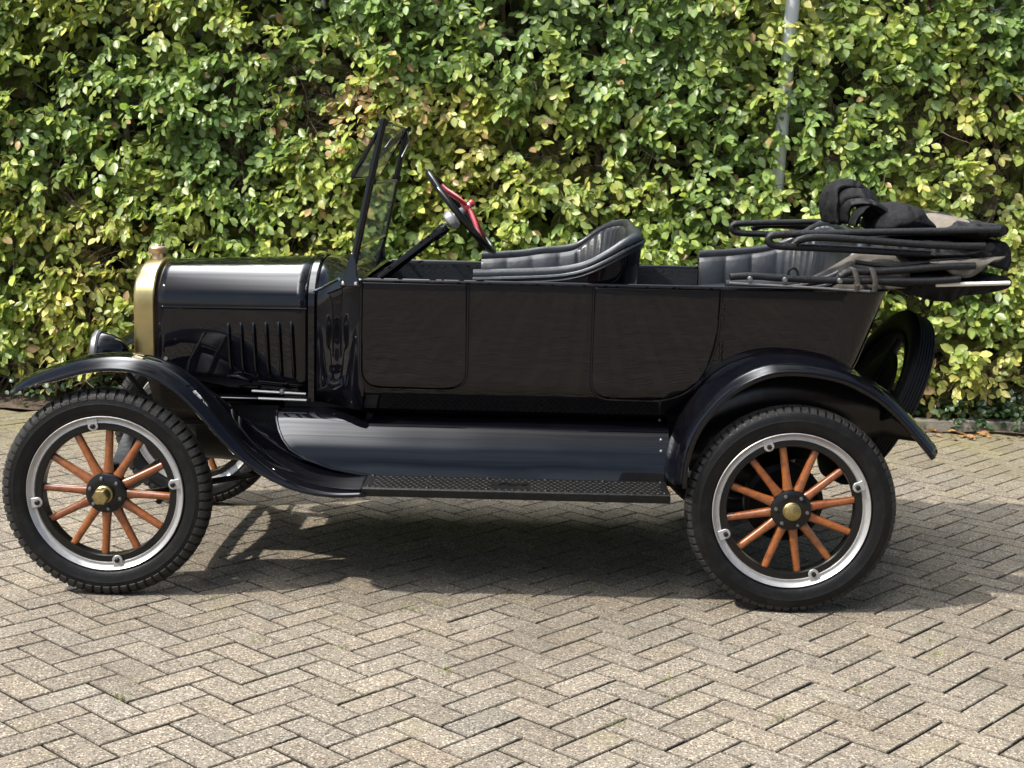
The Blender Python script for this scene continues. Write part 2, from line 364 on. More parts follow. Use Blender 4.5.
# ------------------------------------------------------------------ foliage
def leaf_mesh(name, P, D, Nn, Ln, Wn, tint, material, parent=None, fold=.25, droop=.25):
    """P base points, D leaf directions, Nn rough normals; every leaf is folded along its midrib and pointed"""
    n = len(P)
    D = D/np.linalg.norm(D, axis=1, keepdims=True)
    B = np.cross(Nn, D); B /= np.linalg.norm(B, axis=1, keepdims=True)+1e-9
    U = np.cross(D, B)
    st = [(0, 0, 0), (.28, .80, 0), (.58, .92, 0), (.84, .50, 0), (1, 0, 0)]
    vs = []
    curl = RNG.uniform(-.5, 1, n)*droop
    def q(t, w, s):
        L_ = (Ln*t)[:, None]; wv = (Wn*.5*w*s)[:, None]
        h = (Wn*.5*w*fold)[:, None] if w else 0
        return P+D*L_+B*wv+U*(h-(curl*Ln*t*t)[:, None])
    vs.append(q(0, 0, 0))                                    # 0
    for t, w in ((.28, .80), (.58, .92), (.84, .50)):
        vs += [q(t, w, -1), q(t, 0, 0), q(t, w, 1)]          # 1..9
    vs.append(q(1, 0, 0))                                    # 10
    V = np.stack(vs, 1).reshape(-1, 3)
    quads = np.array([[1, 2, 5, 4], [2, 3, 6, 5], [4, 5, 8, 7], [5, 6, 9, 8]])
    tris = np.array([[0, 2, 1], [0, 3, 2], [7, 8, 10], [8, 9, 10]])
    me = bpy.data.meshes.new(name)
    off = 11*np.arange(n)
    qf = (quads[None]+off[:, None, None]).reshape(-1, 4); tf = (tris[None]+off[:, None, None]).reshape(-1, 3)
    nl = qf.size+tf.size; npoly = len(qf)+len(tf)
    me.vertices.add(len(V)); me.vertices.foreach_set('co', V.reshape(-1))
    me.loops.add(nl); me.loops.foreach_set('vertex_index', np.concatenate([qf.reshape(-1), tf.reshape(-1)]).astype(np.int32))
    me.polygons.add(npoly)
    me.polygons.foreach_set('loop_start', np.concatenate([np.arange(len(qf))*4, qf.size+np.arange(len(tf))*3]).astype(np.int32))
    me.update(calc_edges=True)
    att = me.attributes.new('tint', 'FLOAT_COLOR', 'POINT')
    c = np.ones((n, 11, 4)); c[:, :, :3] = tint[:, None, :]
    c[:, [2, 5, 8, 10], :3] *= 1.13                          # paler midrib
    att.data.foreach_set('color', c.reshape(-1))
    me.polygons.foreach_set('use_smooth', [True]*npoly)
    me.materials.append(material)
    o = bpy.data.objects.new(name, me); COL.objects.link(o); WORLD[o] = Vector((0, 0, 0))
    if parent: o.parent = parent; o.location = -WORLD[parent]
    return o
def vnoise(x, z, f, seed):
    r_ = np.random.default_rng(seed); G = r_.random((64, 64))
    a, b = x*f+17.3, z*f+9.1; i, j = np.floor(a).astype(int), np.floor(b).astype(int); u, v = a-i, b-j
    u, v = u*u*(3-2*u), v*v*(3-2*v)
    g_ = lambda p, q: G[p % 64, q % 64]
    return (g_(i, j)*(1-u)+g_(i+1, j)*u)*(1-v)+(g_(i, j+1)*(1-u)+g_(i+1, j+1)*u)*v
HY = 3.86                      # mean front face of the hedge
hedge = tag(empty('hedge', (1.5, 4.4, 0)), 'tall clipped hedge with yellowing green leaves behind the black car', 'hedge')
# thin places of the hedge: (x, z, radius x, radius z, amount)
HOLES = [pt(300, 75, HY)+(.34, .20, .95), pt(335, 110, HY)+(.22, .16, .6), pt(70, 255, HY)+(.75, .16, .8), pt(60, 190, HY)+(.25, .16, .6), pt(905, 140, HY)+(.22, .42, .75),
         pt(1000, 200, HY)+(.25, .35, .8), pt(930, 90, HY)+(.2, .25, .6), pt(860, 150, HY)+(.16, .16, .5), pt(240, 150, HY)+(.3, .14, .5),
         pt(330, 235, HY)+(.25, .25, .55), pt(660, 190, HY)+(.18, .3, .45), pt(960, 350, HY)+(.5, .28, .6), pt(60, 370, HY)+(.6, .26, .7), pt(560, 160, HY)+(.25, .2, .35), pt(740, 215, HY)+(.2, .2, .5)]
def thin(x, z):
    h = np.zeros_like(x)
    for hx, _, hz, rx, rz, a in HOLES:
        h = np.maximum(h, a*np.exp(-((x-hx)/rx)**2-((z-hz)/rz)**2))
    return h
X0, X1, ZT = -4.2, 7.4, 3.7
def front(x, z):               # undulating face, overhanging a little at the top, cut back at the foot
    return HY+.10*(vnoise(x, z, 1.6, 3)-.5)+.11*(vnoise(x, z, 5.5, 4)-.5)+.16*np.clip((.45-z)/.45, 0, 1)-.05*np.clip(z-1.4, 0, 2)
def hedge_leaves(n, depth0, depth1, size, seed, dens=True, dim=1.0):
    r_ = np.random.default_rng(seed)
    x = r_.uniform(X0, X1, n*3); z = .12+(ZT-.12)*r_.random(n*3)
    clump = .30*vnoise(x, z, 3.6, 21)+.38*vnoise(x, z, 9, 22)+.32*vnoise(x, z, 19, 23)
    p = np.clip((clump-.36)*5.5, .05, 1)
    p *= 1-thin(x, z)
    p *= np.clip((z-.10)/.25, .25, 1)
    if dens:
        k = r_.random(n*3) < p; x, z = x[k][:n], z[k][:n]
    else: x, z = x[:n], z[:n]
    n = len(x)
    m_ = 5; k_ = n//m_; x, z = x[:k_], z[:k_]
    y = front(x, z)+depth0+(depth1-depth0)*r_.random(k_)
    B0 = np.stack([x, y, z], 1)
    Sd = np.stack([r_.normal(0, .8, k_), -.35+r_.normal(0, .3, k_), -.15+r_.normal(0, .65, k_)], 1); Sd /= np.linalg.norm(Sd, axis=1, keepdims=True)
    Sn = np.stack([-.34+r_.normal(0, .34, k_), -.70+r_.normal(0, .22, k_), .58+r_.normal(0, .30, k_)], 1); Sn /= np.linalg.norm(Sn, axis=1, keepdims=True)
    Ss = np.cross(Sn, Sd); Ss /= np.linalg.norm(Ss, axis=1, keepdims=True)
    P, D, Nn = [], [], []
    for q in range(m_):
        sg = 1 if q % 2 else -1
        if q == m_-1: sg = .15
        P.append(B0+Sd*(.026*q)+r_.normal(0, .004, (k_, 3)))
        D.append(Sd*.75+Ss*sg*.85+np.array([0, -.12, -.38])+r_.normal(0, .20, (k_, 3)))
        Nn.append(Sn+r_.normal(0, .17, (k_, 3)))
    P, D, Nn = np.concatenate(P), np.concatenate(D), np.concatenate(Nn); n = len(P); x, z = P[:, 0], P[:, 2]
    Ln = size*np.clip(r_.normal(1, .22, n), .45, 1.6); Wn = Ln*r_.uniform(.56, .74, n)
    # colour: sky-lit tone put in as green above, yellowing lower and to the right, brown patches
    yl = .40*vnoise(x, z, 1.1, 31)+.30*vnoise(x, z, 4, 32)+.30*r_.random(n)
    yl += 0.06*np.clip((x-1.2)/3.2, -1, 1)+.15*np.clip((1.5-z)/1.4, -1, 1)
    t = np.clip((yl-.34)/.42, 0, 1)[:, None]
    ga, gb, gc = np.array([[.170, .255, .078]]), np.array([[.300, .360, .085]]), np.array([[.46, .42, .135]])
    tint = np.where(t < .5, ga+(gb-ga)*t*2, gb+(gc-gb)*(t*2-1))
    br = np.exp(-((x-pt(345, 105, HY)[0])/.42)**2-((z-pt(345, 105, HY)[2])/.24)**2)*.42+.018+.05*np.clip((.8-z)/.8, 0, 1)
    isb = r_.random(n) < br
    tint[isb] = np.array([[.40, .27, .13]])*r_.uniform(.55, 1.25, (isb.sum(), 1))
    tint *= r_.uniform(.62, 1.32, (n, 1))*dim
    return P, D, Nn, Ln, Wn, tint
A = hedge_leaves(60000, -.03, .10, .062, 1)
B = hedge_leaves(30000, .22, .75, .085, 2, dens=False, dim=.8)  # inner leaves dimmed in colour for the shade inside the hedge
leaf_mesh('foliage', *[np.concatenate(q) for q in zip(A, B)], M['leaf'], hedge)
# far side of the hedge closes it off from the light behind
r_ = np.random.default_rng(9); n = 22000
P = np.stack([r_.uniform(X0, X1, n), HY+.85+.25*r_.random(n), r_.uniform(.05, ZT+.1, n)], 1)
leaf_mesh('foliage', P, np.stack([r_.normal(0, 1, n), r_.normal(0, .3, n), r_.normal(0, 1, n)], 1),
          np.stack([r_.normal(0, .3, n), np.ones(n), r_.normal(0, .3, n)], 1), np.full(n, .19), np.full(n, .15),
          np.tile([[.035, .045, .014]], (n, 1))*r_.uniform(.6, 1.3, (n, 1)), M['leaf'], hedge)  # dark tint stands in for the shaded hedge interior
def twigs():
    g = MB(); r_ = random.Random(4)
    def twig(p, d, ln, r0, n=6, wob=.35):
        path = [Vector(p)]; d = Vector(d).normalized()
        for i in range(n):
            d = (d+Vector((r_.gauss(0, wob), r_.gauss(0, wob*.6), r_.gauss(0, wob)))*.5).normalized(); path.append(path[-1]+d*ln/n)
        g.tube(path, [r0*(1-.75*i/n) for i in range(n+1)], n=3, cap=False)
    for i in range(2600):
        x, z = r_.uniform(X0, X1), r_.uniform(.1, ZT)
        twig((x, HY+r_.uniform(.05, .4), z), (r_.gauss(0, 1), r_.uniform(-.7, .15), r_.gauss(.2, .8)), r_.uniform(.15, .5), r_.uniform(.0018, .0045))
    for h in HOLES:
        for i in range(int(240*h[3]*h[4]/.1*.45)+40):
            x, z = r_.gauss(h[0], h[3]*.7), r_.gauss(h[2], h[4]*.7)
            if z < .1: continue
            twig((x, HY+r_.uniform(0, .4), z), (r_.gauss(0, 1), r_.uniform(-.5, .2), r_.gauss(0, .9)), r_.uniform(.12, .45), r_.uniform(.0015, .004))
    g.build('twigs', M['bark'], hedge, fixn=False)
    x = X0+.1
    while x < X1:
        s = MB(); p = [(x+r_.gauss(0, .02), HY+.42+r_.gauss(0, .05), 0.0)]
        for k in range(9): p.append((p[-1][0]+r_.gauss(0, .05), p[-1][1]+r_.gauss(0, .03), (k+1)*.38))
        s.tube(smooth_path(p, 3), [.028*(1-.6*k/27) for k in range(28)], n=7)
        s.build('stem', M['bark'], hedge)
        x += r_.uniform(.28, .40)
twigs()

# ------------------------------------------------------------------ pole in the hedge
pole = tag(empty('metal_pole', (3.05, 4.0, 0)), 'pale grey metal pole leaning up through the hedge leaves', 'pole')
a, b = np.array(pt(780, 150, 3.94)), np.array(pt(793, 0, 3.75)); dr = (b-a)/(b[2]-a[2])
WORLD[pole] = Vector(a-dr*a[2]); pole.location = WORLD[pole]
g = MB(); g.tube([a-dr*a[2], a+dr*(3.9-a[2])], .042, n=24); g.build('shaft', M['pole'], pole)
g = MB(); g.tube([a+dr*(3.84-a[2]), a+dr*(3.88-a[2])], [.050, .050], n=24); g.build('cap', M['pole'], pole, bevel=.006)
g = MB(); g.tube([a-dr*(a[2]-.01), a-dr*(a[2]-.05)], .062, n=24); g.build('base_collar', M['pole'], pole, bevel=.004)

# ------------------------------------------------------------------ kerb, ivy, litter
kx = 2.28; i = 0
src = None
while kx < 8.4:
    ln = .995
    o = None
    if src is None:
        g = MB(); g.box(-ln/2, ln/2, 0, .10, -.1, .082); src = o = g.build('kerb_stone', M['kerb'], bevel=.009); src.data.transform(Matrix.Translation(WORLD[src]))
    else: o = src.copy(); COL.objects.link(o)
    o.location = (kx+ln/2, 3.845+random.uniform(-.006, .006), random.uniform(-.012, .004)); o.rotation_euler = (0, 0, random.uniform(-.006, .006))
    tag(o, 'weathered grey concrete kerb stone in the low edging under the hedge', 'kerb stone', 'kerb stones along the hedge foot')
    kx += 1.003; i += 1
r_ = np.random.default_rng(12); n = 5200
x = np.concatenate([r_.uniform(2.6, 7.2, 4200), r_.uniform(-4, 2.6, 1000)]); n = len(x)
k = vnoise(x, x*0, 2.4, 41); y = 3.80+.30*r_.random(n)+.03; top = .09+.12*k
z = np.where(y < 3.86, .03+r_.random(n)*top, .085+r_.random(n)*top*.9)
keep = r_.random(n) < np.clip((k-.15)*2, .15, 1); x, y, z = x[keep], y[keep], z[keep]; n = len(x)
tint = np.array([[.030, .055, .020]])*r_.uniform(.6, 1.7, (n, 1))
o = leaf_mesh('ivy', np.stack([x, y, z], 1), np.stack([r_.normal(0, 1, n), r_.normal(-.5, .4, n), r_.normal(-.3, .5, n)], 1),
              np.stack([r_.normal(0, .4, n), r_.normal(-.6, .3, n), r_.normal(.7, .3, n)], 1), r_.uniform(.03, .055, n), r_.uniform(.03, .05, n), tint, M['ivy'])
tag(o, 'low dark green ivy creeping over the kerb at the foot of the hedge', 'ivy', kind='stuff')
# fallen leaves one by one
protos = []
for k in range(4):
    c = np.array([[.30, .17, .075]])*[.8, 1.1, .95, 1.35][k]
    o = leaf_mesh('fallen_leaf', np.array([[-.035, 0, .006]]), np.array([[1, 0, .08]]), np.array([[.1, .2, 1.]]), np.array([.07]), np.array([.045]), c, M['dryleaf'], fold=.5, droop=-.3)
    protos.append(o)
rr = random.Random(3); spots = []
for u, v in ((908, 430), (915, 431), (945, 429), (949, 431), (962, 437), (975, 438), (981, 436), (988, 438), (996, 439), (985, 437), (970, 440), (892, 435), (898, 435), (903, 434), (1010, 441), (1018, 438)):
    p_ = pt(u, v, 3.75); q = np.array(p_)-np.array([CX, -CD, CH]); t = CH/(-q[2]); spots.append((CX+t*q[0], min(-CD+t*q[1], 3.80)))
for k in range(34): spots.append((rr.uniform(-2.4, 5.4), 3.81-abs(rr.gauss(0, .10))))
for k in range(10): spots.append((rr.uniform(-1.8, 5), rr.uniform(1.9, 3.6)))
for k, (x, y) in enumerate(spots):
    o = protos[k] if k < 4 else protos[k % 4].copy()
    if k >= 4: COL.objects.link(o)
    o.location = (x, y, .004); o.rotation_euler = (rr.uniform(-.35, .35), rr.uniform(-.3, .3), rr.uniform(0, 6.28)); sc = rr.uniform(.7, 1.2); o.scale = (sc, sc, sc)
    tag(o, 'curled brown fallen leaf lying on the brick paving near the hedge', 'leaf', 'fallen leaves on the paving')
# grass in the joints
r_ = np.random.default_rng(2); pts_ = []
for u, v in ((412, 610), (424, 632), (436, 605), (442, 672), (674, 697), (617, 724), (668, 679), (338, 648), (260, 640), (510, 592), (215, 600), (590, 590), (780, 720), (120, 700), (930, 640), (940, 655), (860, 690)):
    q = np.array(pt(u, v, 0))-np.array([CX, -CD, CH]); t = CH/(-q[2]); c = (CX+t*q[0], -CD+t*q[1])
    for k in range(26): pts_.append((c[0]+r_.normal(0, .018), c[1]+r_.normal(0, .018), -.006))
P = np.array(pts_); n = len(P)
tint = np.array([[.14, .17, .04]])*r_.uniform(.6, 1.4, (n, 1))
tag(leaf_mesh('grass_tufts', P, np.stack([r_.normal(0, .7, n), r_.normal(0, .7, n), np.ones(n)*.7], 1), r_.normal(0, 1, (n, 3)), r_.uniform(.012, .03, n), r_.uniform(.002, .004, n), tint, M['grass']),
    'small tufts of grass growing in the paving joints', 'grass', kind='stuff')

# ------------------------------------------------------------------ the car
YC = .755; WB = 2.54; WR = .3915
CAR = tag(empty('vintage_car', (1.27, YC, 0)), 'black open vintage touring car with wooden spoke wheels and folded canvas roof', 'car')
def yo(s, w): return YC-s*w      # s = 1: side nearest the camera, w: distance outwards from the centre line

def wheel(cx, s, rot, front, name='wheel'):
    cz = WR; c = Vector((cx, 0, cz)); nW = .71
    def pr(r, a, w): return (cx+r*math.cos(a), yo(s, nW+w), cz+r*math.sin(a))
    def ring(g, prof, n=96, closed=True):
        g.grid([[pr(r, 2*math.pi*k/n, w) for r, w in prof] for k in range(n)], cu=True, cv=closed)
    h = MB()      # felloe with hub: the black wooden ring and the pressed flange
    ring(h, [(.237, -.022), (.237, .022), (.241, .027), (.264, .027), (.264, -.027), (.241, -.027)])
    ring(h, [(.0, .036), (.045, .037), (.066, .034), (.074, .030), (.076, .022), (.076, -.022), (.0, -.03)], 48, False)
    ring(h, [(.030, .036), (.028, .05), (.026, .062 if front else .05), (0, .062 if front else .05)], 32, False)
    hub = h.build(name, M['felloe'], CAR)
    g = MB(); n = 160       # tyre carcass
    half = [(.291, .030), (.297, .038), (.305, .0435), (.320, .0485), (.335, .050), (.3385, .0514), (.342, .050), (.352, .049), (.362, .046), (.370, .042), (.378, .035), (.384, .023), (.3862, .008)]
    ring(g, half+[(r, -w) for r, w in half[::-1]], n)
    # tread: shoulder blocks wrapped over the edge, two staggered rows, and centre ribs
    g.cur = 1
    nb = 68 if front else 76; lift = .0066 if front else .0050
    sh = [(.353, .0480), (.364, .0445), (.374, .038), (.382, .027), (.3858, .009)] if front else [(.368, .0425), (.377, .0355), (.383, .024), (.3858, .009)]
    for q in (1, -1):
        for k in range(nb):
            a0 = 2*math.pi*(k+(.5 if q < 0 else 0))/nb; da = 2*math.pi/nb*(.36 if front else .37)
            lo, hi = [], []
            for r, w in sh:
                lo.append((r-.002, w-.002)); L_ = math.hypot(r-.34, w*.9)
                hi.append((r+lift*(r-.34)/max(L_, .01) if r > .36 else r+lift*.75, w+lift*.62*(1 if r < .380 else 0)))
            hi[0] = (hi[0][0]-.002, hi[0][1]-.002)
            rows = []
            for aa, P_ in ((a0-da*1.12, lo), (a0-da*.9, hi), (a0+da*.9, hi), (a0+da*1.12, lo)):
                rows.append([pr(r, aa, q*w) for r, w in P_])
            g.grid(rows)
            kk = len(sh)
            g.add([rows[i_][0] for i_ in range(4)], [(0, 1, 2, 3)]); g.add([rows[i_][-1] for i_ in range(4)], [(0, 1, 2, 3)])
    for w in (-.0035, .0035):
        ring(g, [(.384, w-.0028), (.3912, w-.0022), (.3912, w+.0022), (.384, w+.0028)], n)
    g.build('tyre', [M['rubber'], M['tread']], hub, smooth=32)
    g = MB()
    ring(g, [(.263, .026), (.266, .032), (.272, .030), (.277, .0305), (.281, .034), (.287, .0415), (.2900, .0440), (.2925, .041), (.292, .034), (.290, .030),
             (.290, -.030), (.294, -.04), (.290, -.0425), (.281, -.034), (.266, -.032), (.263, -.026)], 128)
    g.build('rim', M['rim'], hub, smooth=40)
    for k in range(12):
        a = rot+2*math.pi*k/12; g = MB(); rows = []
        for r, wt, wd in ((.060, .018, .018), (.075, .0195, .019), (.095, .0168, .018), (.13, .0150, .0165), (.20, .0140, .015), (.232, .0140, .0145), (.243, .013, .013)):
            ctr = Vector((cx+r*math.cos(a), yo(s, nW+.002), cz+r*math.sin(a))); tv = Vector((-math.sin(a), 0, math.cos(a)))
            rows.append([ctr+tv*(wt*math.copysign(abs(math.cos(b))**.8, math.cos(b)))+Vector((0, s*wd*math.copysign(abs(math.sin(b))**.8, math.sin(b)), 0)) for b in [2*math.pi*j/14 for j in range(14)]])
        g.grid(rows, cv=True, cap0=True, cap1=True); g.build('spoke', M['wood'], hub)
    crot = rot+R(12)
    for k in range(4):       # rim clamps with their nuts
        a = crot+R(90)*k; g = MB(); tv = np.array((-math.sin(a), 0, math.cos(a))); rv = np.array((math.cos(a), 0, math.sin(a)))
        ce = np.array(pr(.256, a, .029)); out_ = np.array((0, -s*1.0, 0))
        outl = [rv*(.021*math.cos(b)*.85)+tv*(.019*math.sin(b)) for b in np.linspace(R(70), R(290), 14)]
        outl += [rv*.016-tv*.019, rv*.026-tv*.019, rv*.026+tv*.019, rv*.016+tv*.019]
        g.prism([ce+q for q in outl], out_*.008); g.build('rim_clamp', M['rim'], hub, bevel=.0015)
        g = MB(); g.lathe([(0, .019), (.006, .019), (.0095, .017), (.010, .006), (.010, 0)], ce, out_, 6); g.build('clamp_nut', M['iron'], hub, smooth=0)
    g = MB(); ax = (0, -s, 0); w0 = .055 if front else .046; L_ = .052 if front else .022
    c0 = (cx, yo(s, nW+w0), cz)
    g.lathe([(.033, -.012), (.033, 0), (.028, .004), (.0275, L_*.3)], c0, ax, 40)
    g.lathe([(.0285, L_*.3), (.0300, L_*.35), (.0300, L_*.90), (.026, L_), (0, L_+.002)], c0, ax, 40 if not front else 6)
    g.build('hub_cap', M['hubbrass'], hub, smooth=25)
    for k in range(6):
        a = rot+R(15)+2*math.pi*k/6; g = MB(); g.lathe([(0, .010), (.006, .009), (.0075, .006), (.0078, 0)], pr(.058, a, .035), ax, 6); g.build('hub_bolt', M['bolt'], hub, smooth=0)
wheel(0, 1, R(87), True); wheel(WB, 1, R(99.5), False); wheel(0, -1, R(80), True); wheel(WB, -1, R(70), False)

# --- chassis
g = MB()
for s in (1, -1):
    g.box(-.05, 2.95, yo(s, .29)-.02, yo(s, .29)+.02, .575, .665)
for x in (-.06, 1.2, 2.4, 2.9): g.box(x, x+.05, yo(1, .272), yo(-1, .272), .59, .655)
frame = g.build('chassis_frame', M['iron'], CAR, bevel=.004)
g = MB()
g.tube(smooth_path([(0, yo(1, .62), .40), (0, yo(1, .5), .36), (0, YC, .34), (0, yo(-1, .5), .36), (0, yo(-1, .62), .40)], 6), .024, n=8)
for s in (1, -1): g.tube([(0, yo(s, .625), .30), (0, yo(s, .625), .48)], .02, n=10); g.tube([(0, yo(s, .60), .385), (0, yo(s, .70), .385)], .024, n=12)
ax = g.build('front_axle', M['iron'], CAR)
g = MB(); g.tube([(.16, yo(1, .60), .33), (.16, yo(-1, .60), .33)], .011, n=8); g.build('tie_rod', M['iron'], CAR)
g = MB()
for s in (1, -1): g.tube([(.02, yo(s, .52), .33), (.95, yo(s, .06), .43)], .013, n=8)
g.build('radius_rod', M['iron'], CAR)
def spring(x, z0, z1, w):
    g = MB()
    for k in range(6):
        ww = w*(1-.14*k)
        pts = [(x, YC+ww*t, z1-k*.012+(z0-z1)*(abs(t)*ww/w)**1.7) for t in np.linspace(-1, 1, 15)]
        g.grid([[(px-.025, py, pz), (px+.025, py, pz), (px+.025, py, pz+.010), (px-.025, py, pz+.010)] for px, py, pz in pts], cv=True, cap0=True, cap1=True)
    g.build('leaf_spring', M['iron'], CAR, smooth=0)
spring(-.03, .42, .60, .5); spring(WB+.02, .43, .66, .52)
g = MB(); g.tube([(WB, yo(1, .66), .385), (WB, yo(1, .2), .385), (WB, yo(1, .10), .385), (WB, YC, .385), (WB, yo(-1, .10), .385), (WB, yo(-1, .2), .385), (WB, yo(-1, .66), .385)], [.035, .038, .12, .15, .12, .038, .035], n=20)
for s in (1, -1): g.lathe([(.13, -.01), (.15, 0), (.15, .05), (.04, .06)], (WB, yo(s, .58), .385), (0, s, 0), 32)
g.build('rear_axle', M['iron'], CAR)
g = MB(); g.tube([(1.25, YC, .46), (2.42, YC, .40)], .035, n=14)
for s in (1, -1): g.tube([(1.3, YC, .45), (WB, yo(s, .5), .36)], .012, n=8)
g.build('drive_shaft', M['iron'], CAR)
g = MB(); g.grid([[(x, YC+w*math.cos(a), z+h*math.sin(a)) for a in np.linspace(0, 2*math.pi, 20, endpoint=False)] for x, w, h, z in ((.12, .10, .10, .58), (.2, .16, .17, .55), (.55, .16, .17, .53), (.7, .20, .20, .52), (.95, .20, .2, .52), (1.15, .10, .10, .50), (1.25, .06, .06, .48))], cv=True, cap0=True, cap1=True)
g.build('engine', M['iron'], CAR)
g = MB(); g.tube([(.5, YC-.14, .56), (.8, YC-.17, .47), (1.5, YC-.17, .43)], .018, n=10); g.tube([(1.5, YC-.17, .43), (1.53, YC-.17, .43), (2.02, YC-.17, .42), (2.05, YC-.17, .42)], [.02, .055, .055, .02], n=18)
g.build('exhaust', M['iron'], CAR)
g = MB(); g.box(.15, 2.1, yo(1, .27), yo(-1, .27), .645, .66); g.build('floor_pan', M['iron'], CAR)

# --- body tub
ZB = 1.188
def side_path():
    P = []
    for x in np.linspace(.93, 2.81, 28): P.append((x, .526, 0, 1, max(0, min(1, (x-2.2)/.6))))
    r0 = .105
    for a in np.linspace(0, 90, 10)[1:]: P.append((2.81+.105*math.sin(R(a)), .526-r0+r0*math.cos(R(a)), math.sin(R(a)), math.cos(R(a)), 1))
    for w in np.linspace(.36, 0, 6): P.append((2.915, w, 1, 0, 1))
    return P
PA = side_path()
full = [(x, w, nx, nw, k) for x, w, nx, nw, k in PA]+[(x, -w, nx, -nw, k) for x, w, nx, nw, k in PA[::-1][1:]]
def body_off(z, k):
    o = 0.0
    if z < .80: o += .14*(.80-z)+1.0*(.80-z)**1.6
    return o
def tail(x, z):          # the tail of the tub leans in towards the bottom
    return x-max(0, min(1, (x-2.3)/.5))*(.33*(ZB-z)+.40*max(0, .92-z)**1.4)
lev = [1.188, 1.10, 1.0, .92, .86, .802, .798, .78, .76, .74, .72, .705, .692]
g = MB(); rows = []
for x, w, nx, nw, k in full:
    row = []
    for z in lev:
        o = body_off(z, 0); row.append((tail(x-nx*o, z), YC-(w-nw*o), z))
    rows.append(row)
g.grid(rows)
# inside wall and rim cap
inn = []
for x, w, nx, nw, k in full:
    of = lambda z: .035+body_off(z, k if nx > 0 else 0)
    inn.append([(tail(x-nx*of(z), z), YC-(w-nw*of(z)), z) for z in (1.186, 1.08, .95, .8, .70)])
capt = [[a_[0], b_[0]] for a_, b_ in zip(rows, inn)]
g.grid(capt)
body = g.build('body', M['paint'], CAR, smooth=50)
g = MB(); g.grid(inn); g.build('lining', M['lining'], body)
g = MB()     # tack strip along the inside edge
for i_ in range(0, len(full)-1):
    x, w, nx, nw, k = full[i_]; x2, w2 = full[i_+1][:2]
    for t in (0, .5):
        xx, ww = x+(x2-x)*t, w+(w2-w)*t
        g.lathe([(0, .0022), (.0022, .0018), (.0032, 0)], (xx-nx*.036, YC-(ww-nw*.036), 1.176), (-nx, nw if True else 0, 0), 8)
g.build('tack_strip', M['iron'], body)
g = MB(); g.tube([(x+nx*.002, YC-(w+nw*.002), 1.189) for x, w, nx, nw, k in full], .0075, n=8); g.build('belt_moulding', M['paint'], body)
g = MB(); g.box(.95, 2.68, yo(1, .474), yo(-1, .474), .695, .706); g.build('floor', M['iron'], body)
# doors
def round_poly(pts_):      # (x, z, radius)
    o = []; n = len(pts_)
    for i_ in range(n):
        p = np.array(pts_[i_][:2]); a = np.array(pts_[i_-1][:2]); b = np.array(pts_[(i_+1) % n][:2]); r0 = pts_[i_][2]
        if r0 < .002: o.append(p); continue
        da, db = (a-p)/np.linalg.norm(a-p), (b-p)/np.linalg.norm(b-p)
        for t in np.linspace(0, 1, 9): o.append((1-t)**2*(p+da*r0)+2*t*(1-t)*p+t*t*(p+db*r0))
    return o
def door(s, pts_, tilt):
    poly = round_poly(pts_); yb = yo(s, .526)
    w_ = lambda z: .526-body_off(z, 0)
    g = MB(); q = [(x, yo(s, w_(z)-.002), z) for x, z in poly]; k = len(q); ring2 = [(x, yo(s, w_(z)+.0042+tilt*(x-1.6)), z) for x, z in poly]
    ctr = np.mean(poly, 0); ins = [ctr+(p-ctr)*(1-.004/max(np.linalg.norm(p-ctr), .01)) for p in poly]
    ring3 = [(x, yo(s, w_(z)+.0062+tilt*(x-1.6)), z) for x, z in ins]
    g.grid([q, ring2, ring3], cv=True)
    # face: horizontal strips so the turn-under is followed
    zs_ = sorted({round(p[1], 4) for p in ins}); R3 = np.array([(p[0], p[1]) for p in ins])
    def span(z):
        xs_ = []
        for i_ in range(k):
            a_, b_ = R3[i_], R3[(i_+1) % k]
            if abs(a_[1]-b_[1]) < 1e-9:
                if abs(a_[1]-z) < 1e-5: xs_ += [a_[0], b_[0]]
            elif min(a_[1], b_[1])-1e-6 <= z <= max(a_[1], b_[1])+1e-6: xs_.append(a_[0]+(b_[0]-a_[0])*(z-a_[1])/(b_[1]-a_[1]))
        return min(xs_), max(xs_)
    lo_, hi_ = R3[:, 1].min(), R3[:, 1].max(); fr = []
    for z in np.r_[np.linspace(lo_+1e-5, lo_+.16, 26), np.linspace(lo_+.17, hi_-1e-5, 8)]:
        xa, xb_ = span(z); fr.append([(x, yo(s, w_(z)+.0062+tilt*(x-1.6)), z) for x in np.linspace(xa, xb_, 8)])
    g.grid(fr)
    d_ = g.build('door', M['paint'], body, smooth=25)
    g = MB(); path = [(x, yo(s, w_(z)+.0015), z) for x, z in [ctr+(p-ctr)*(1+.007/np.linalg.norm(p-ctr)) for p in poly]]
    g.tube(path, .0052, n=6, closed=True); g.build('door_moulding', M['paint'], d_)
    return d_
for s in (1, -1):
    door(s, [(.925, 1.181, .004), (1.318, 1.181, .004), (1.318, .781, .075), (.925, .781, .075)], .0006)
    dr_ = door(s, [(1.802, 1.181, .004), (2.272, 1.181, .004), (2.262, .93, .12), (2.16, .758, .14), (1.802, .758, .075)], -.0006)
    for z in (1.125, 1.10, 1.075, .975, .95, .925):
        g = MB(); g.lathe([(0, -.010), (.006, -.009), (.0075, 0), (.006, .009), (0, .010)], (2.283, yo(s, .532), z), (0, 0, 1), 12); g.build('hinge', M['paint'], dr_)
    g = MB(); g.box(1.5605, 1.5645, yo(s, .5265), yo(s, .5235), .79, 1.18)

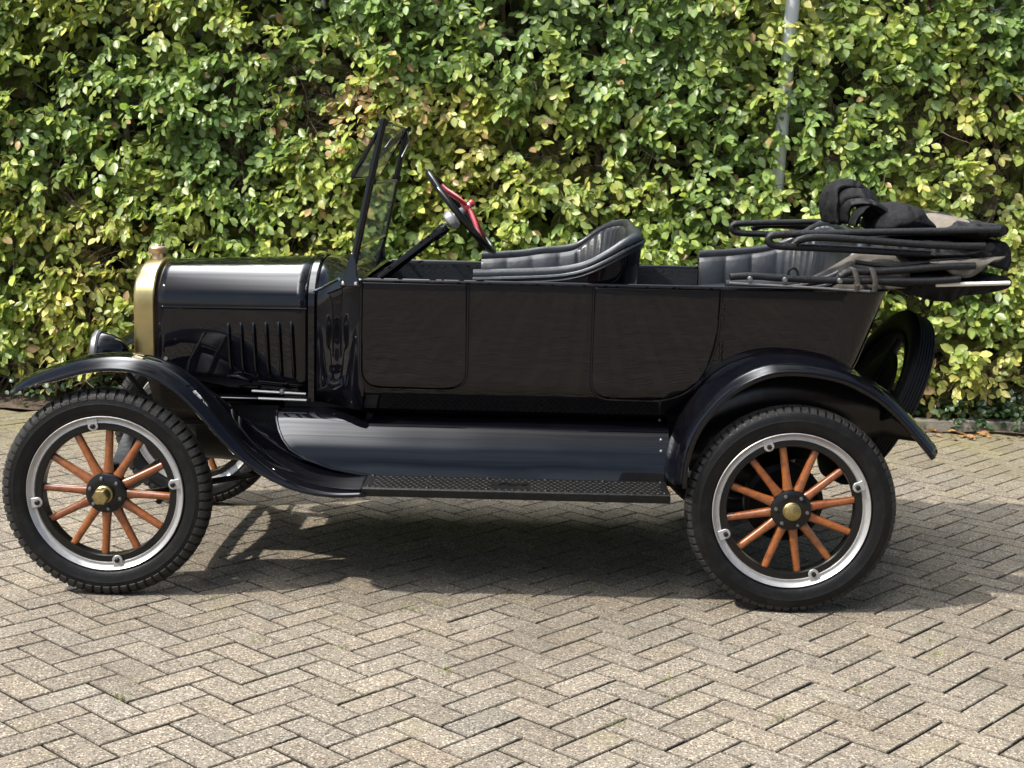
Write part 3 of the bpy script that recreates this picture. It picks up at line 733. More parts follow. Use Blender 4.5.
# --- hood, cowl, radiator
def arch(x, hw, zb, zs, zt, n=20, pw=2.6):
    """side up from zb to shoulder zs, then over the top at zt; from near to far side"""
    half = [(hw, zb+(zs-zb)*t) for t in np.linspace(0, 1, 6)]
    for a in np.linspace(0, 90, n)[1:]:
        c, s_ = math.cos(R(a)), math.sin(R(a))
        half.append((hw*abs(c)**(2/pw), zs+(zt-zs)*abs(s_)**(2/pw)))
    return [(x, YC-w, z) for w, z in half]+[(x, YC+w, z) for w, z in half[::-1][1:]]
ZH0 = pt(154, 309, YC-.27)[2]; ZH1 = pt(305, 311, YC-.345)[2]
g = MB(); rows = []
for t in np.linspace(0, 1, 14):
    x = .060+(.690-.060)*t; hw = .262+(.345-.262)*t**.9
    rows.append(arch(x, hw, .735-.02*t, ZH0+.012+(ZH1-ZH0)*t, 1.212+.028*t, pw=2.35))
g.grid(rows)
hood = g.build('hood', M['paint'], CAR, solid=.004, smooth=50)
hwx = lambda x: .262+(.345-.262)*max(0, (x-.085)/.605)**.9
for s in (1, -1):      # hinge line, louvres, handle, sill
    g = MB(); g.tube([(x, yo(s, hwx(x)+.002), ZH0+.008+(ZH1-ZH0)*(x-.085)/.605) for x in np.linspace(.09, .686, 12)], .0055, n=8); g.build('hinge_rod', M['paint'], hood)
    for k in range(6):
        px = 228.5+12.9*k; top, bot = pt(px, 322-.3*k, YC-.32), pt(px+3.2, 378+.2*k, YC-.32)
        g = MB(); rows = []
        for t in np.linspace(0, 1, 9):
            x, z = top[0]+(bot[0]-top[0])*t, top[2]+(bot[2]-top[2])*t; h = .017*min(1, (min(t, 1-t)*9)**.6+.02)
            rows.append([(x+.020*q-.012, yo(s, hwx(x)-.002+h*math.sin(math.pi*(q)**.65)**1), z) for q in np.linspace(0, 1, 9)])
        g.grid(rows); g.build('louvre', M['paint'], hood, smooth=60)
    g = MB(); g.tube(smooth_path([(.37, yo(s, .315), .775), (.40, yo(s, .345), .782), (.45, yo(s, .35), .770), (.46, yo(s, .325), .760)], 4), .007, n=8); g.build('handle', M['paint'], hood)
    g = MB(); g.box(.10, .70, min(yo(s, .30), yo(s, .372)), max(yo(s, .30), yo(s, .372)), .690, .702); g.build('hood_shelf', M['paint'], CAR, bevel=.004)
    g = MB(); g.tube([(.47, yo(s, .352), .725), (.685, yo(s, .362), .720)], .006, n=8); g.tube([(.50, yo(s, .372), .699), (.69, yo(s, .376), .697)], .006, n=8)
    g.lathe([(0, .012), (.008, .011), (.012, .003), (.012, -.01)], (.59, yo(s, .356), .725), (0, -s, 0), 14); g.build('hood_clip', M['bolt'], hood)
# hood lacing band and cowl
g = MB(); rows = []
for x, e in ((.690, .003), (.692, .010), (.716, .012), (.720, .004)):
    rows.append(arch(x, .345+e, .69, ZH1+.012, 1.240+e, pw=2.35))
g.grid(rows); g.build('hood_band', M['paint'], CAR, smooth=40)
g = MB(); rows = []
for t in np.linspace(0, 1, 18):
    x = .718+(.932-.718)*t; e = t*t*(3-2*t)
    e2 = 1-(1-t)**2
    rows.append(arch(x, .350+(.527-.350)*(.30*t+.70*e), .69, ZH1+.012+(1.165-ZH1-.012)*e, 1.243-.044*max(0, t-.35)/.65, pw=2.35+1.9*e))
g.grid(rows)
cowl = g.build('cowl', M['paint'], CAR, smooth=60, solid=.004)
g = MB(); g.tube(smooth_path([pt(314, 291, YC-.37), pt(322, 288, YC-.41), pt(331, 283, YC-.47), pt(339, 279, YC-.53)], 5), .006, n=8); g.build('cowl_moulding', M['chrome'], cowl)
# dash board closing the cowl
g = MB(); ar = arch(.928, .515, .69, 1.13, 1.180, pw=4.2); g.add(ar, [tuple(range(len(ar)))]); g.build('dashboard', M['lining'], cowl, smooth=0)
# radiator
g = MB(); rows = []
for x, hw, zt, e in ((-.012, .252, 1.196, 0), (-.018, .258, 1.204, 0), (-.012, .264, 1.211, 0), (.0, .267, 1.214, 0), (.060, .268, 1.217, 0), (.065, .262, 1.212, 0), (.063, .24, 1.19, 0)):
    rows.append(arch(x, hw, .80, 1.045, zt, pw=2.5))
ri = [arch(-.012, .222, .80, 1.01, 1.115, pw=2.8), arch(.005, .218, .80, 1.005, 1.11, pw=2.8)]
g.grid(ri[::-1]+rows)
rad = g.build('radiator', M['brass'], CAR, smooth=40)
g = MB(); ar = arch(.004, .222, .80, 1.01, 1.115, pw=2.8); g.add(ar, [tuple(range(len(ar)))])
for k in range(40): zz = .81+k*.0075; g.box(-.002, .002, YC-.215, YC+.215, zz, zz+.002)
g.build('core', M['paint_in'], rad, smooth=0)
g = MB(); g.box(-.018, .085, YC-.262, YC+.262, .765, .802); g.build('bottom_tank', M['paint'], rad, bevel=.006)
cp = (pt(158, 258, YC)[0], YC, 1.205)
g = MB(); g.lathe([(.026, 0), (.024, .012), (.022, .028), (.022, .030), (.036, .032), (.038, .036), (.038, .052), (.034, .057), (.016, .060), (.013, .066), (0, .068)], cp, (0, 0, 1), 28); g.build('filler_cap', M['capbrass'], rad, smooth=30)
g = MB(); g.box(-.1, -.02, YC-.012, YC+.012, .56, .62); g.tube([(-.02, YC, .60), (-.12, YC, .585), (-.15, YC, .585), (-.15, YC, .50)], .010, n=8); g.build('starting_crank', M['iron'], CAR)
# headlights
for s in (1, -1):
    c = Vector((-.140, yo(s, .325), .868))
    g = MB(); g.lathe([(.073, 0), (.072, .02), (.066, .05), (.050, .085), (.030, .110), (.0, .12)], c, (1, 0, 0), 36); hl = g.build('headlight', M['paint'], CAR)
    g = MB(); g.lathe([(.069, -.012), (.076, -.014), (.082, -.006), (.083, .006), (.078, .014), (.072, .010)], c, (1, 0, 0), 48, closed=True); g.build('bezel', M['bolt'], hl)
    g = MB(); g.lathe([(0, -.018), (.04, -.014), (.071, -.006)], c, (1, 0, 0), 36); g.build('lens', M['glass'], hl)
    g = MB(); g.lathe([(.070, .0), (.06, .035), (.035, .06), (0, .07)], c, (1, 0, 0), 36); g.build('reflector', M['chrome'], hl)
    g = MB(); g.tube([c+Vector((.05, 0, -.06)), c+Vector((.09, s*.04, -.08)), (.05, yo(s, .25), .64)], .012, n=8); g.build('lamp_bracket', M['iron'], hl)

# --- fenders
def resample(P, n):
    P = np.array(smooth_path(P, 8)); d_ = np.r_[0, np.cumsum(np.linalg.norm(np.diff(P, axis=0), axis=1))]
    t = np.linspace(0, d_[-1], n); return np.stack([np.interp(t, d_, P[:, k]) for k in range(P.shape[1])], 1)
def sweep_fender(path, sect, s):
    rows = []; n = len(path)
    for i_ in range(n):
        t = path[min(i_+1, n-1)]-path[max(i_-1, 0)]; t /= np.linalg.norm(t); nr = np.array((-t[1], t[0]))
        rows.append([(path[i_][0]+nr[0]*h, yo(s, w), path[i_][1]+nr[1]*h) for w, h in sect(i_/(n-1))])
    return rows
FW = .785                                       # outer edge of the fenders
# front: traced along the crown of the nearest fender
fpx = [(10, 385), (30, 374), (60, 363.5), (85, 357), (112, 354.5), (140, 357), (166, 366), (190, 382), (212, 404), (232, 427), (252, 448), (276, 466), (304, 479), (335, 485), (367, 485.5)]
ff = resample([pt(u, v, YC-.74)[::2] for u, v in fpx], 60)
def fsect(t):
    e = max(0, min(1, (t-.02)/.1)); tail = max(0, min(1, (t-.62)/.38)); inn_ = .50-.03*tail
    cr = .020*(1-tail)+.006
    wi = .545-.02*tail
    fl = 1-.55*tail; dq = max(0, min(1, (t-.40)/.22)); drop = .048*(1-dq*dq*(3-2*dq)); dp = .042*fl*(.75+.25*min(1, t/.12))
    o = [(FW-.008, -dp-.016*e), (FW-.001, -dp-.013*e), (FW+.001, -dp-.004)]
    for q in np.linspace(0, 1, 12): o.append((FW-.002-.068*q, -dp+(dp-.008)*math.sin(q*math.pi/2)**.9))
    for q in np.linspace(.15, 1, 8): w = FW-.070-(FW-.070-wi)*q; o.append((w, -.008+.008*math.sin(min(1, q*3.0)*math.pi/2)-drop*max(0, q-.3)**1.6*1.7+tail*.05*q*q*(1-tail)))
    return o
for s in (1, -1):
    g = MB(); g.grid(sweep_fender(ff, fsect, s)); fen = g.build('front_fender', [M['paint'], M['paint_in']], CAR, solid=.004, smooth=50)
    fen.modifiers['solid'].material_offset = 1
    # inner valance from the fender down to the frame and up to the hood shelf
    g = MB(); rows = []
    for i_ in range(10, 60, 2):
        p = ff[i_]; tail = max(0, min(1, (i_/59-.62)/.38)); wi = .547-.02*tail
        z1 = .60
        if p[0] < .05: continue
        dq = max(0, min(1, (i_/59-.40)/.22)); top = (p[0], yo(s, wi), p[1]-.010-.045*(1-dq*dq*(3-2*dq)))
        rows.append([top, (p[0], yo(s, wi-.05), p[1]*.65+z1*.35+.01), (p[0], yo(s, .43), p[1]*.45+z1*.55), (p[0], yo(s, .37), p[1]*.2+.8*z1), (p[0], yo(s, .31), z1)])
    g.grid(rows); g.build('fender_valance', [M['paint'], M['paint_in']], fen, solid=.003, smooth=60).modifiers['solid'].material_offset = 1
    g = MB(); g.tube([(.16, yo(s, .30), .62), (.12, yo(s, .45), .80), (.10, yo(s, .62), .895)], .011, n=8); g.tube([(.22, yo(s, .30), .62), (.21, yo(s, .5), .82), (.20, yo(s, .62), .885)], .008, n=8); g.build('fender_iron', M['iron'], fen)

# running boards with their ribbed tops
BX0, BX1 = pt(362, 485, YC-.78)[0], pt(671, 490, YC-.78)[0]; BZ = .448
def board(s):
    g = MB(); g.grid([[(BX0, yo(s, .775), BZ-.035), (BX0, yo(s, .78), BZ-.006), (BX0, yo(s, .774), BZ), (BX0, yo(s, .565), BZ), (BX0, yo(s, .565), BZ-.035)],
                      [(BX1, yo(s, .775), BZ-.035), (BX1, yo(s, .78), BZ-.006), (BX1, yo(s, .774), BZ), (BX1, yo(s, .565), BZ), (BX1, yo(s, .565), BZ-.035)]], cv=True, cap0=True, cap1=True)
    b_ = g.build('running_board', M['iron'], CAR, bevel=.002)
    g = MB(); nx_ = 44; pitch = (BX1-BX0-.06)/nx_
    for k in range(nx_):
        for j in range(7):
            x = BX0+.03+pitch*(k+.5+(.5 if j % 2 else 0)); w = .59+.028*j
            if x > BX1-.02 or (1.435 < x < 1.575 and 1 < j < 6): continue
            g.grid([[(x+pitch*.42*a*math.cos(q), yo(s, w+.0085*a*math.sin(q)), BZ+h) for q in np.linspace(0, 2*math.pi, 8, endpoint=False)] for a, h in ((1, 0), (.85, .0018), (.3, .002))], cv=True, cap1=True)
    g.build('tread_pattern', M['paint_in'], b_, smooth=60)
    for u in np.linspace(BX0+.02, BX1-.02, 6):
        for w in (.76, .58):
            g = MB(); g.lathe([(0, .005), (.005, .0045), (.0075, 0)], (u, yo(s, w), BZ), (0, 0, 1), 10); g.build('rivet', M['iron'], b_)
    # script pressed into the board
    cu = bpy.data.curves.new('script', 'FONT'); cu.body = 'Ford'; cu.size = .055; cu.shear = .35; cu.extrude = .0012; cu.align_x = 'CENTER'; cu.align_y = 'CENTER'
    to = bpy.data.objects.new('tmp', cu); COL.objects.link(to); dg = bpy.context.evaluated_depsgraph_get()
    me = bpy.data.meshes.new_from_object(to.evaluated_get(dg)); bpy.data.objects.remove(to)
    me.materials.clear(); me.materials.append(M['iron'])
    lo = bpy.data.objects.new('lettering', me); COL.objects.link(lo); lo.parent = b_
    lo.location = Vector((1.505, yo(s, .675), BZ+.0015))-WORLD[b_]; lo.rotation_euler = (0, 0, 0 if s > 0 else math.pi)
    # splash apron between board and body
    g = MB(); rows = []
    ax0, ax1 = pt(272, 407, YC-.50)[0], BX1+.012
    prof = [(.568, .446), (.5625, .468), (.554, .500), (.542, .535), (.527, .570), (.508, .602), (.485, .630), (.456, .650), (.42, .660), (.37, .664), (.33, .666)]
    for t in np.linspace(0, 1, 40):
        row = []
        for k, (w, z) in enumerate(prof):
            q = (z-.446)/(.680-.446)
            xs_ = np.interp(q, [0, .05, .12, .2, .32, .45, .7, 1], [.96, .865, .785, .725, .668, .632, .600, ax0])          # front edge follows the sweep of the fender tail
            x = xs_+(ax1-xs_)*t
            wob = .0007*math.sin(x*7+q*3)+.0003*math.sin(x*19+1)
            row.append((x, yo(s, w+wob*math.sin(math.pi*q)), z))
        rows.append(row)
    g.grid(rows); ap = g.build('splash_apron', M['paint'], CAR, smooth=60)
    g = MB(); g.box(ax0+.02, ax1, min(yo(s, .335), yo(s, .325)), max(yo(s, .335), yo(s, .325)), .64, .706); g.build('apron_light_block', M['paint_in'], ap)  # dark filler added to block stray light between body and apron
    g = MB(); g.tube([(r0[0], r0[1]-s*.003, r0[2]) for r0 in rows[0]], .006, n=8); g.build('apron_bead', M['paint'], ap)
    for z in (.60, .56, .66):
        g = MB(); w = np.interp(z, [p[1] for p in prof], [p[0] for p in prof]); g.lathe([(0, .005), (.005, .004), (.007, 0)], (ax1-.03, yo(s, w+.001), z), (0, -s, .4), 10); g.build('rivet', M['bolt'], ap)
    return b_
board(1); board(-1)

# rear fenders
rpx = [(669, 484), (672, 458), (681, 430), (697, 405), (722, 380), (760, 361.5), (797, 358), (839, 364.6), (868, 377), (893, 394), (918, 420), (940, 447)]
rf = resample([pt(u, v, YC-.72)[::2] for u, v in rpx], 56)
def rsect(t):
    e = 1
    o = [(FW-.010, -.060), (FW-.002, -.058), (FW+.001, -.050), (FW-.001, -.042), (FW-.008, -.040), (FW-.012, -.036)]
    for q in np.linspace(0, 1, 10): o.append((FW-.014-.045*q, -.034+.020*math.sin(q*math.pi/2)))
    for q in np.linspace(.1, 1, 8): o.append((FW-.059-(FW-.059-.53)*q, -.014+.014*math.sin(min(1, q*1.6)*math.pi/2)))
    return o
for s in (1, -1):
    g = MB(); g.grid(sweep_fender(rf[::-1] if False else rf, rsect, s)); fen = g.build('rear_fender', [M['paint'], M['paint_in']], CAR, solid=.004, smooth=50)
    fen.modifiers['solid'].material_offset = 1
    g = MB(); rows = []
    for i_ in range(0, 56, 2):
        p = rf[i_]; lo_ = min(p[1]-.01, np.interp(p[0], [2.1, 2.2, 2.74, 2.88, 3.06], [.50, .50, .56, .64, .62]))
        rows.append([(p[0], yo(s, .534), p[1]-.006), (p[0], yo(s, .532), (p[1]+lo_)/2), (p[0], yo(s, .528), lo_)])
    g.grid(rows); g.build('wheelhouse', M['felloe'], fen, solid=.003, smooth=60)
    g = MB(); g.tube([(2.86, yo(s, .3), .62), (2.90, yo(s, .5), .70), (2.93, yo(s, .66), .755)], .012, n=8); g.build('fender_iron', M['iron'], fen)
# rear bulkhead under the tub
g = MB(); g.box(2.15, 2.80, yo(1, .465), yo(-1, .465), .62, .70); g.build('rear_sill', M['paint_in'], CAR, bevel=.01)

# --- windshield
def post(s):
    g = MB(); b0, b1 = pt(350, 279, YC-.50), pt(384, 119, YC-.50); b0 = np.array(b0); b1 = np.array(b1); b0[1] = b1[1] = yo(s, .50)
    g.tube([b0-(b1-b0)*.02, b0+(b1-b0)*.45, b1], [.0155, .0145, .0125], n=12); return b0, b1, g
ws = None
for s in (1, -1):
    b0, b1, g = post(s)
    dv = b1-b0
    g.tube([b0+dv*.60-np.array((0, s*.0, 0)), b0+dv*.64], .021, n=12)
    g.tube([b0+dv*.965, b0+dv*.995], .019, n=12)
    if ws is None: ws = g.build('windshield', M['paint'], CAR); first = (b0, b1)
    else: g.build('windshield_post', M['paint'], ws)
    g = MB(); x0, z0 = b0[0], b0[2]      # bracket foot on the cowl
    g.prism([(x0-.034, yo(s, .531), z0-.028), (x0+.046, yo(s, .531), z0-.028), (x0+.03, yo(s, .522), z0+.015), (x0+.022, yo(s, .513), z0+.10), (x0+.004, yo(s, .513), z0+.10), (x0-.018, yo(s, .522), z0+.03)], (0, s*.018, 0))
    g.build('post_bracket', M['paint'], ws, bevel=.004)
    for dx in (-.022, .026):
        g = MB(); g.lathe([(0, .010), (.006, .009), (.009, .003), (.009, 0)], (x0+dx, yo(s, .531), z0-.014), (0, -s, 0), 12); g.build('bolt', M['chrome'], ws)
b0, b1 = first; dv = b1-b0
def pane(p0, p1, w, thick=.0045, dark=True):
    """framed pane between two points (bottom, top) of the side profile"""
    for_ = MB(); c4 = [(p0[0], YC-w, p0[1]), (p0[0], YC+w, p0[1]), (p1[0], YC+w, p1[1]), (p1[0], YC-w, p1[1])]
    for k in range(4): for_.tube([c4[k], c4[(k+1) % 4]], thick, n=8)
    for c in c4: for_.lathe([(0, -thick), (thick, -thick*.5), (thick, thick*.5), (0, thick)], c, (0, 1, 0), 8)
    f_ = for_.build('pane_frame', M['paint'], ws)
    g = MB(); nn = Vector((p1[1]-p0[1], 0, -(p1[0]-p0[0]))).normalized()*.003
    vs = [Vector(c)+nn for c in c4]+[Vector(c)-nn for c in c4]
    g.add(vs[:4], [(0, 1, 2, 3)])
    g.build('pane', M['glass'], ws, smooth=0, fixn=False)
    return f_
q0 = b0+dv*.205; q1 = b0+dv*.60
pane((q0[0]+.004, q0[2]), (q1[0]+.004, q1[2]), .475)
t0 = b1-dv*.01; hang = np.array(pt(351.5, 178, YC-.5))
pane((hang[0], hang[2]), (t0[0], t0[2]), .470, .005)
for s in (1, -1):
    g = MB(); g.tube([(t0[0], yo(s, .488), t0[2]), (hang[0], yo(s, .488), hang[2])], .0085 if s > 0 else .006, n=8); g.build('pane_arm', M['paint'], ws)
g = MB(); g.tube([(t0[0], YC-.485, t0[2]), (t0[0], YC+.485, t0[2])], .010, n=10); g.build('header_bar', M['paint'], ws)
g = MB(); g.tube([(q1[0]+.004, YC-.475, q1[2]), (q1[0]+.004, YC+.475, q1[2])], .006, n=8); g.build('meeting_rail', M['bolt'], ws)
# lower fixed panel between cowl and glass
g = MB(); g.tube([(q0[0]+.004, YC-.47, q0[2]-.004), (q0[0]+.004, YC+.47, q0[2]-.004)], .0075, n=8); g.build('glass_channel', M['chrome'], ws)
g = MB()
qa = b0+dv*.04; g.add([(qa[0]+.004, YC-.46, qa[2]), (qa[0]+.004, YC+.46, qa[2]), (q0[0]+.004, YC+.46, q0[2]-.02), (q0[0]+.004, YC-.46, q0[2]-.02)], [(0, 1, 2, 3)]); g.build('lower_pane', M['glass'], ws, smooth=0)
for s in (-1,):
    g = MB(); g.tube([(t0[0]+.0, yo(s, .485), t0[2]-.01), (t0[0]+.012, yo(s, .485), t0[2]-.06), (t0[0]-.02, yo(s, .46), t0[2]-.13)], .0022, n=6); g.build('swing_arm', M['bolt'], ws)

# --- steering
SY = .50
col0, hubp = np.array(pt(380, 279, SY)), np.array(pt(461, 212, SY)); adir = hubp-col0; adir /= np.linalg.norm(adir)
col1 = np.array(pt(447, 226, SY))
g = MB(); g.tube([col0-adir*.28, col0, col1], [.019, .019, .017], n=16); g.tube([col1-adir*.07, col1-adir*.055, col1-adir*.01, col1+adir*.0], [.018, .022, .022, .018], n=16)
sc_ = g.build('steering_column', M['paint'], CAR)
ea = Vector((0, 1, 0)); eb = Vector(adir).cross(ea).normalized(); C0 = Vector(hubp); RW = .198
g = MB(); g.tube([C0+(ea*math.cos(a)+eb*math.sin(a))*RW for a in np.linspace(0, 2*math.pi, 72, endpoint=False)], .0135, n=12, closed=True); swl = g.build('steering_wheel', M['felloe'], CAR)
g = MB(); A_ = Vector(adir)
for k in range(4):
    a = R(45+90*k); rv = ea*math.cos(a)+eb*math.sin(a)
    g.tube(smooth_path([C0+rv*(RW-.004), C0+rv*RW*.75+A_*.006, C0+rv*RW*.42+A_*.022, C0+rv*.02+A_*.032], 5), [.008]*16, n=8, sx=1.25)
g.lathe([(.026, .018), (.028, .028), (.020, .038), (.011, .041), (.011, .045), (.016, .051), (.016, .060), (.009, .066), (0, .067)], C0, A_, 20); g.build('wheel_spider', M['red'], swl)
g = MB(); g.lathe([(.018, -.070), (.036, -.062), (.040, -.048), (.036, -.034), (.018, -.026), (.012, .05)], C0, A_, 28); g.build('gear_case', M['brass'], sc_)
bpy.data.objects['gear_case'].data.materials[0] = M['rim']
g = MB()
for s in (1, -1): g.tube([C0-A_*.10, C0-A_*.10+ea*s*.06+A_*.01, C0-A_*.085+ea*s*.15], .004, n=6); g.lathe([(0, -.008), (.008, 0), (0, .008)], C0-A_*.085+ea*s*.15, A_, 10)
g.build('control_lever', M['bolt'], sc_)

# --- seats: a padded tub of leather with a rolled edge
def seat(xf, xb, hw, tops, name, rake):
    P = []       # plan path near front -> back -> far front : (x, w, nx(inward), nw)
    r0 = .20
    for x in np.linspace(xf, xb-r0, 40): P.append((x, hw))
    for a in np.linspace(0, 90, 26)[1:]: P.append((xb-r0+r0*math.sin(R(a)), hw-r0+r0*math.cos(R(a))))
    for w in np.linspace(hw-r0, 0, 16)[1:]: P.append((xb, w))
    P = P+[(x, -w) for x, w in P[::-1][1:]]
    P = np.array(P); d_ = np.gradient(P, axis=0); d_ /= np.linalg.norm(d_, axis=1, keepdims=True)
    nin = np.stack([d_[:, 1], -d_[:, 0]], 1)            # towards the inside
    if nin[0][1] > 0: nin = -nin
    L_ = np.r_[0, np.cumsum(np.linalg.norm(np.diff(P, axis=0), axis=1))]
    NEARC, FARC = [np.array(smooth_path(q, 8)) for q in tops]
    def top(x, w):
        b_ = (w/hw+1)/2; fn, ff_ = float(np.interp(x, NEARC[:, 0], NEARC[:, 1])), float(np.interp(x, FARC[:, 0], FARC[:, 1]))
        return ff_+(fn-ff_)*b_
    def rk(x): return rake*max(0, (x-(xf+xb)/2)/((xb-xf)/2))
    cu = MB(); cu.grid([[(x, YC+w, 1.02+.03*math.sin(math.pi*(x-xf)/(xb-xf))*math.cos(w*2.2)+.006*math.cos(w*70)) for w in np.linspace(-hw+.05, hw-.05, 60)] for x in np.linspace(xf-.02, xb-.03, 12)])
    se = cu.build(name, M['leather'], CAR, smooth=60, solid=.1)
    lea, she, pip = MB(), MB(), MB(); rl, rs = [], []; edge = []; edge2 = []
    for i_ in range(len(P)):
        (x, w), (nx, nw) = P[i_], nin[i_]; zt = top(x, w); rv = rk(x)
        arm = x < xb-r0*1.02
        ph = L_[i_] if L_[i_] < L_[-1]/2 else L_[-1]-L_[i_]
        pl = abs(math.sin(math.pi*ph/(.115 if arm else .042)))**.5
        def p(off, z): q = rv*(z-1.0); return (x+nx*off+q, YC-(w+nw*off), z)
        row = []
        for z_, o_ in ((.98, .060), (1.02, .075), (1.08, .078), (1.14, .074), (zt-.05, .066), (zt-.032, .052)):
            row.append(p(o_-.006+.008*pl, min(z_, zt-.03)))
        for a in np.linspace(-30, 190, 10): rw_ = (.019 if w > 0 else .009)+.010*min(1, max(0, (zt-1.28)/.1)); row.append(p(.028+rw_*math.cos(R(a)), zt-.020+.020*math.sin(R(a))))
        rl.append(row)
        edge.append(p(-.004, zt-.036)); edge2.append(p(-.003, zt-.052))
        rs.append([p(.0, .95), p(-.002, 1.10), p(0, (1.15+zt)/2), p(.002, zt-.02)])
    lea.grid(rl); lea.build('backrest', M['leather'], se, smooth=70)
    she.grid(rs); she.build('seat_shell', M['paint'], se, smooth=60)
    pip.tube(edge, .0085, n=8); pip.tube(edge2, .006, n=8); pip.build('piping', M['leather'], se)
    # rolled arm fronts
    g = MB()
    for q in (rl[0], rl[-1]): g.add(q, [tuple(range(len(q)))])
    g.build('arm_front', M['leather'], se, smooth=0)
seat(1.338, 1.958, .475, ([(1.33, 1.232), (1.50, 1.240), (1.63, 1.248), (1.70, 1.258), (1.76, 1.276), (1.83, 1.312), (1.90, 1.352), (1.958, 1.376)],
                            [(1.33, 1.243), (1.50, 1.256), (1.60, 1.272), (1.68, 1.280), (1.74, 1.294), (1.79, 1.328), (1.84, 1.366), (1.90, 1.400), (1.958, 1.415)]), 'front_seat', .10)
seat(2.300, 2.845, .475, ([(2.30, 1.215), (2.55, 1.222), (2.70, 1.250), (2.80, 1.33), (2.845, 1.36)], [(2.30, 1.272), (2.45, 1.285), (2.60, 1.308), (2.70, 1.35), (2.80, 1.425), (2.845, 1.445)]), 'rear_seat', .10)

# --- folded roof
roof_m = MB()
def blob(rows_px, y0, y1, ny, amp, seed, f=7):
    pass
def cushion(outline, y0, y1, amp, seed, ny=26, ends=.10, fold=.0):
    """closed X-Z outline swept across the car, pinched at the ends, with folds"""
    r_ = random.Random(seed); P = np.array(outline); c = P.mean(0); rows = []
    ph = [(r_.uniform(0, 6.28), r_.uniform(3, 11), r_.uniform(-4, 4)) for _ in range(5)]
    for t in np.linspace(0, 1, ny):
        y = y0+(y1-y0)*t; e = min(t, 1-t)/ends; k = math.sqrt(max(0.0, 1-(1-min(e, 1))**2))*.96+.04; row = []
        for j, p in enumerate(P):
            dv_ = p-c; a = math.atan2(dv_[1], dv_[0]); w = sum(math.sin(A0+a*F0/2.2+y*G0*2.6) for A0, F0, G0 in ph)/5+fold*(abs(math.sin(ph[0][0]+a*1.5+y*ph[0][2]*9+.5*math.sin(y*31+a*2)))**.6-.7)
            q = c+dv_*k*(1+amp*w/ max(.25, np.linalg.norm(dv_)*6)); row.append((q[0], y, q[1]))
        rows.append(row)
    return rows
def outl(px, Y, n=5): return [p[::2] for p in smooth_path([pt(u, v, Y) for u, v in px], n, closed=True)]
NB = YC-.515; FB = YC+.515
g = MB()
g.grid(cushion(outl([(880, 283), (905, 292), (940, 302), (975, 297), (1008, 290), (1014, 283), (1005, 277), (960, 276), (920, 277)], NB), NB, FB, .10, 1, ends=.03), cv=True, cap0=True, cap1=True)
rf_ = g.build('folded_roof', M['canvas'], CAR, smooth=60)
for px, y0, y1, sd, en in (([(905, 258), (950, 262), (985, 262), (1008, 270), (1015, 258), (1013, 243), (1000, 241), (985, 250), (950, 254), (915, 254)], NB+.0, FB, 2, .03),
                           ([(962, 238), (985, 241), (1006, 238), (1011, 231), (1003, 226), (980, 226), (960, 231)], NB+.01, FB, 3, .03),
                           ([(880, 272), (920, 270), (975, 270), (1000, 265), (1004, 255), (990, 245), (940, 244), (890, 246), (872, 258)], NB+.07, FB-.05, 5, .06)):
    g = MB(); g.grid(cushion(outl(px, NB), y0, y1, .12, sd, ends=en), cv=True, cap0=True, cap1=True); g.build('canvas_fold', M['canvas'], rf_, smooth=60)
g = MB(); rows = []     # underside of the sagging canvas turned out near the tail
for k in range(16):
    t = k/15; a_, b_ = pt(930+76*t, 262-6*t, NB-.005), pt(938+60*t, 262+16*math.sin(math.pi*min(1, t*1.15))**.8, NB-.012)
    rows.append([tuple(np.array(a_)+(np.array(b_)-np.array(a_))*q+np.array((0, -.012*math.sin(math.pi*q)+.004*math.sin(k*1.3), 0))) for q in np.linspace(0, 1, 7)])
g.grid(rows); g.build('canvas_lining', M['curtain'], rf_, smooth=70, solid=.004)
# top humps: bunched black cloth over the bows
def lump(px, Y, y0, y1, sd, material, amp=.35, ends=.4, fold=.35):
    g = MB(); g.grid(cushion(outl(px, Y, 8), y0, y1, amp, sd, ny=44, ends=ends, fold=fold), cv=True, cap0=True, cap1=True); return g.build('cloth_bundle', material, rf_, smooth=70)
def tongue(px, Y0, wd, th, seed, material, rip=.008):
    """a doubled-over tongue of cloth following a folded path"""
    r_ = random.Random(seed); P = [np.array(p) for p in smooth_path([pt(u, v, YC+Y0) for u, v in px], 7)]; rows = []; n = len(P); k0, k1 = r_.uniform(0, 6), r_.uniform(0, 6)
    for i_ in range(n):
        t = P[min(i_+1, n-1)]-P[max(i_-1, 0)]; t /= np.linalg.norm(t); nr = np.array((-t[2], 0, t[0])); q = i_/(n-1); w_ = wd*(.75+.25*math.sin(q*5+k0)); row = []
        for a in np.linspace(0, 2*math.pi, 36, endpoint=False):
            y = math.cos(a)*w_/2; rp_ = rip*(abs(math.sin(y*34+q*4+k1))**.7-.5)+.4*rip*math.sin(y*75+q*9)
            row.append(tuple(P[i_]+nr*(math.sin(a)*th/2*(1 if i_ not in (0, n-1) else .3)+rp_)+np.array((0, y, 0))))
        rows.append(row)
    g = MB(); g.grid(rows, cv=True, cap0=True, cap1=True); return g.build('cloth_fold', material, rf_, smooth=75)
tongue([(832, 222), (829, 205), (833, 191), (844, 185), (857, 189), (868, 199), (873, 212)], -.02, .30, .045, 4, M['cloth'])
tongue([(838, 224), (836, 208), (842, 198), (856, 195), (864, 204), (868, 216)], -.08, .26, .050, 5, M['cloth'])
tongue([(845, 222), (846, 208), (853, 203), (868, 204), (880, 211), (890, 220)], -.16, .22, .030, 6, M['canvas'])
tongue([(852, 226), (858, 212), (872, 207), (886, 213), (894, 226)], -.22, .16, .020, 7, M['cloth'])
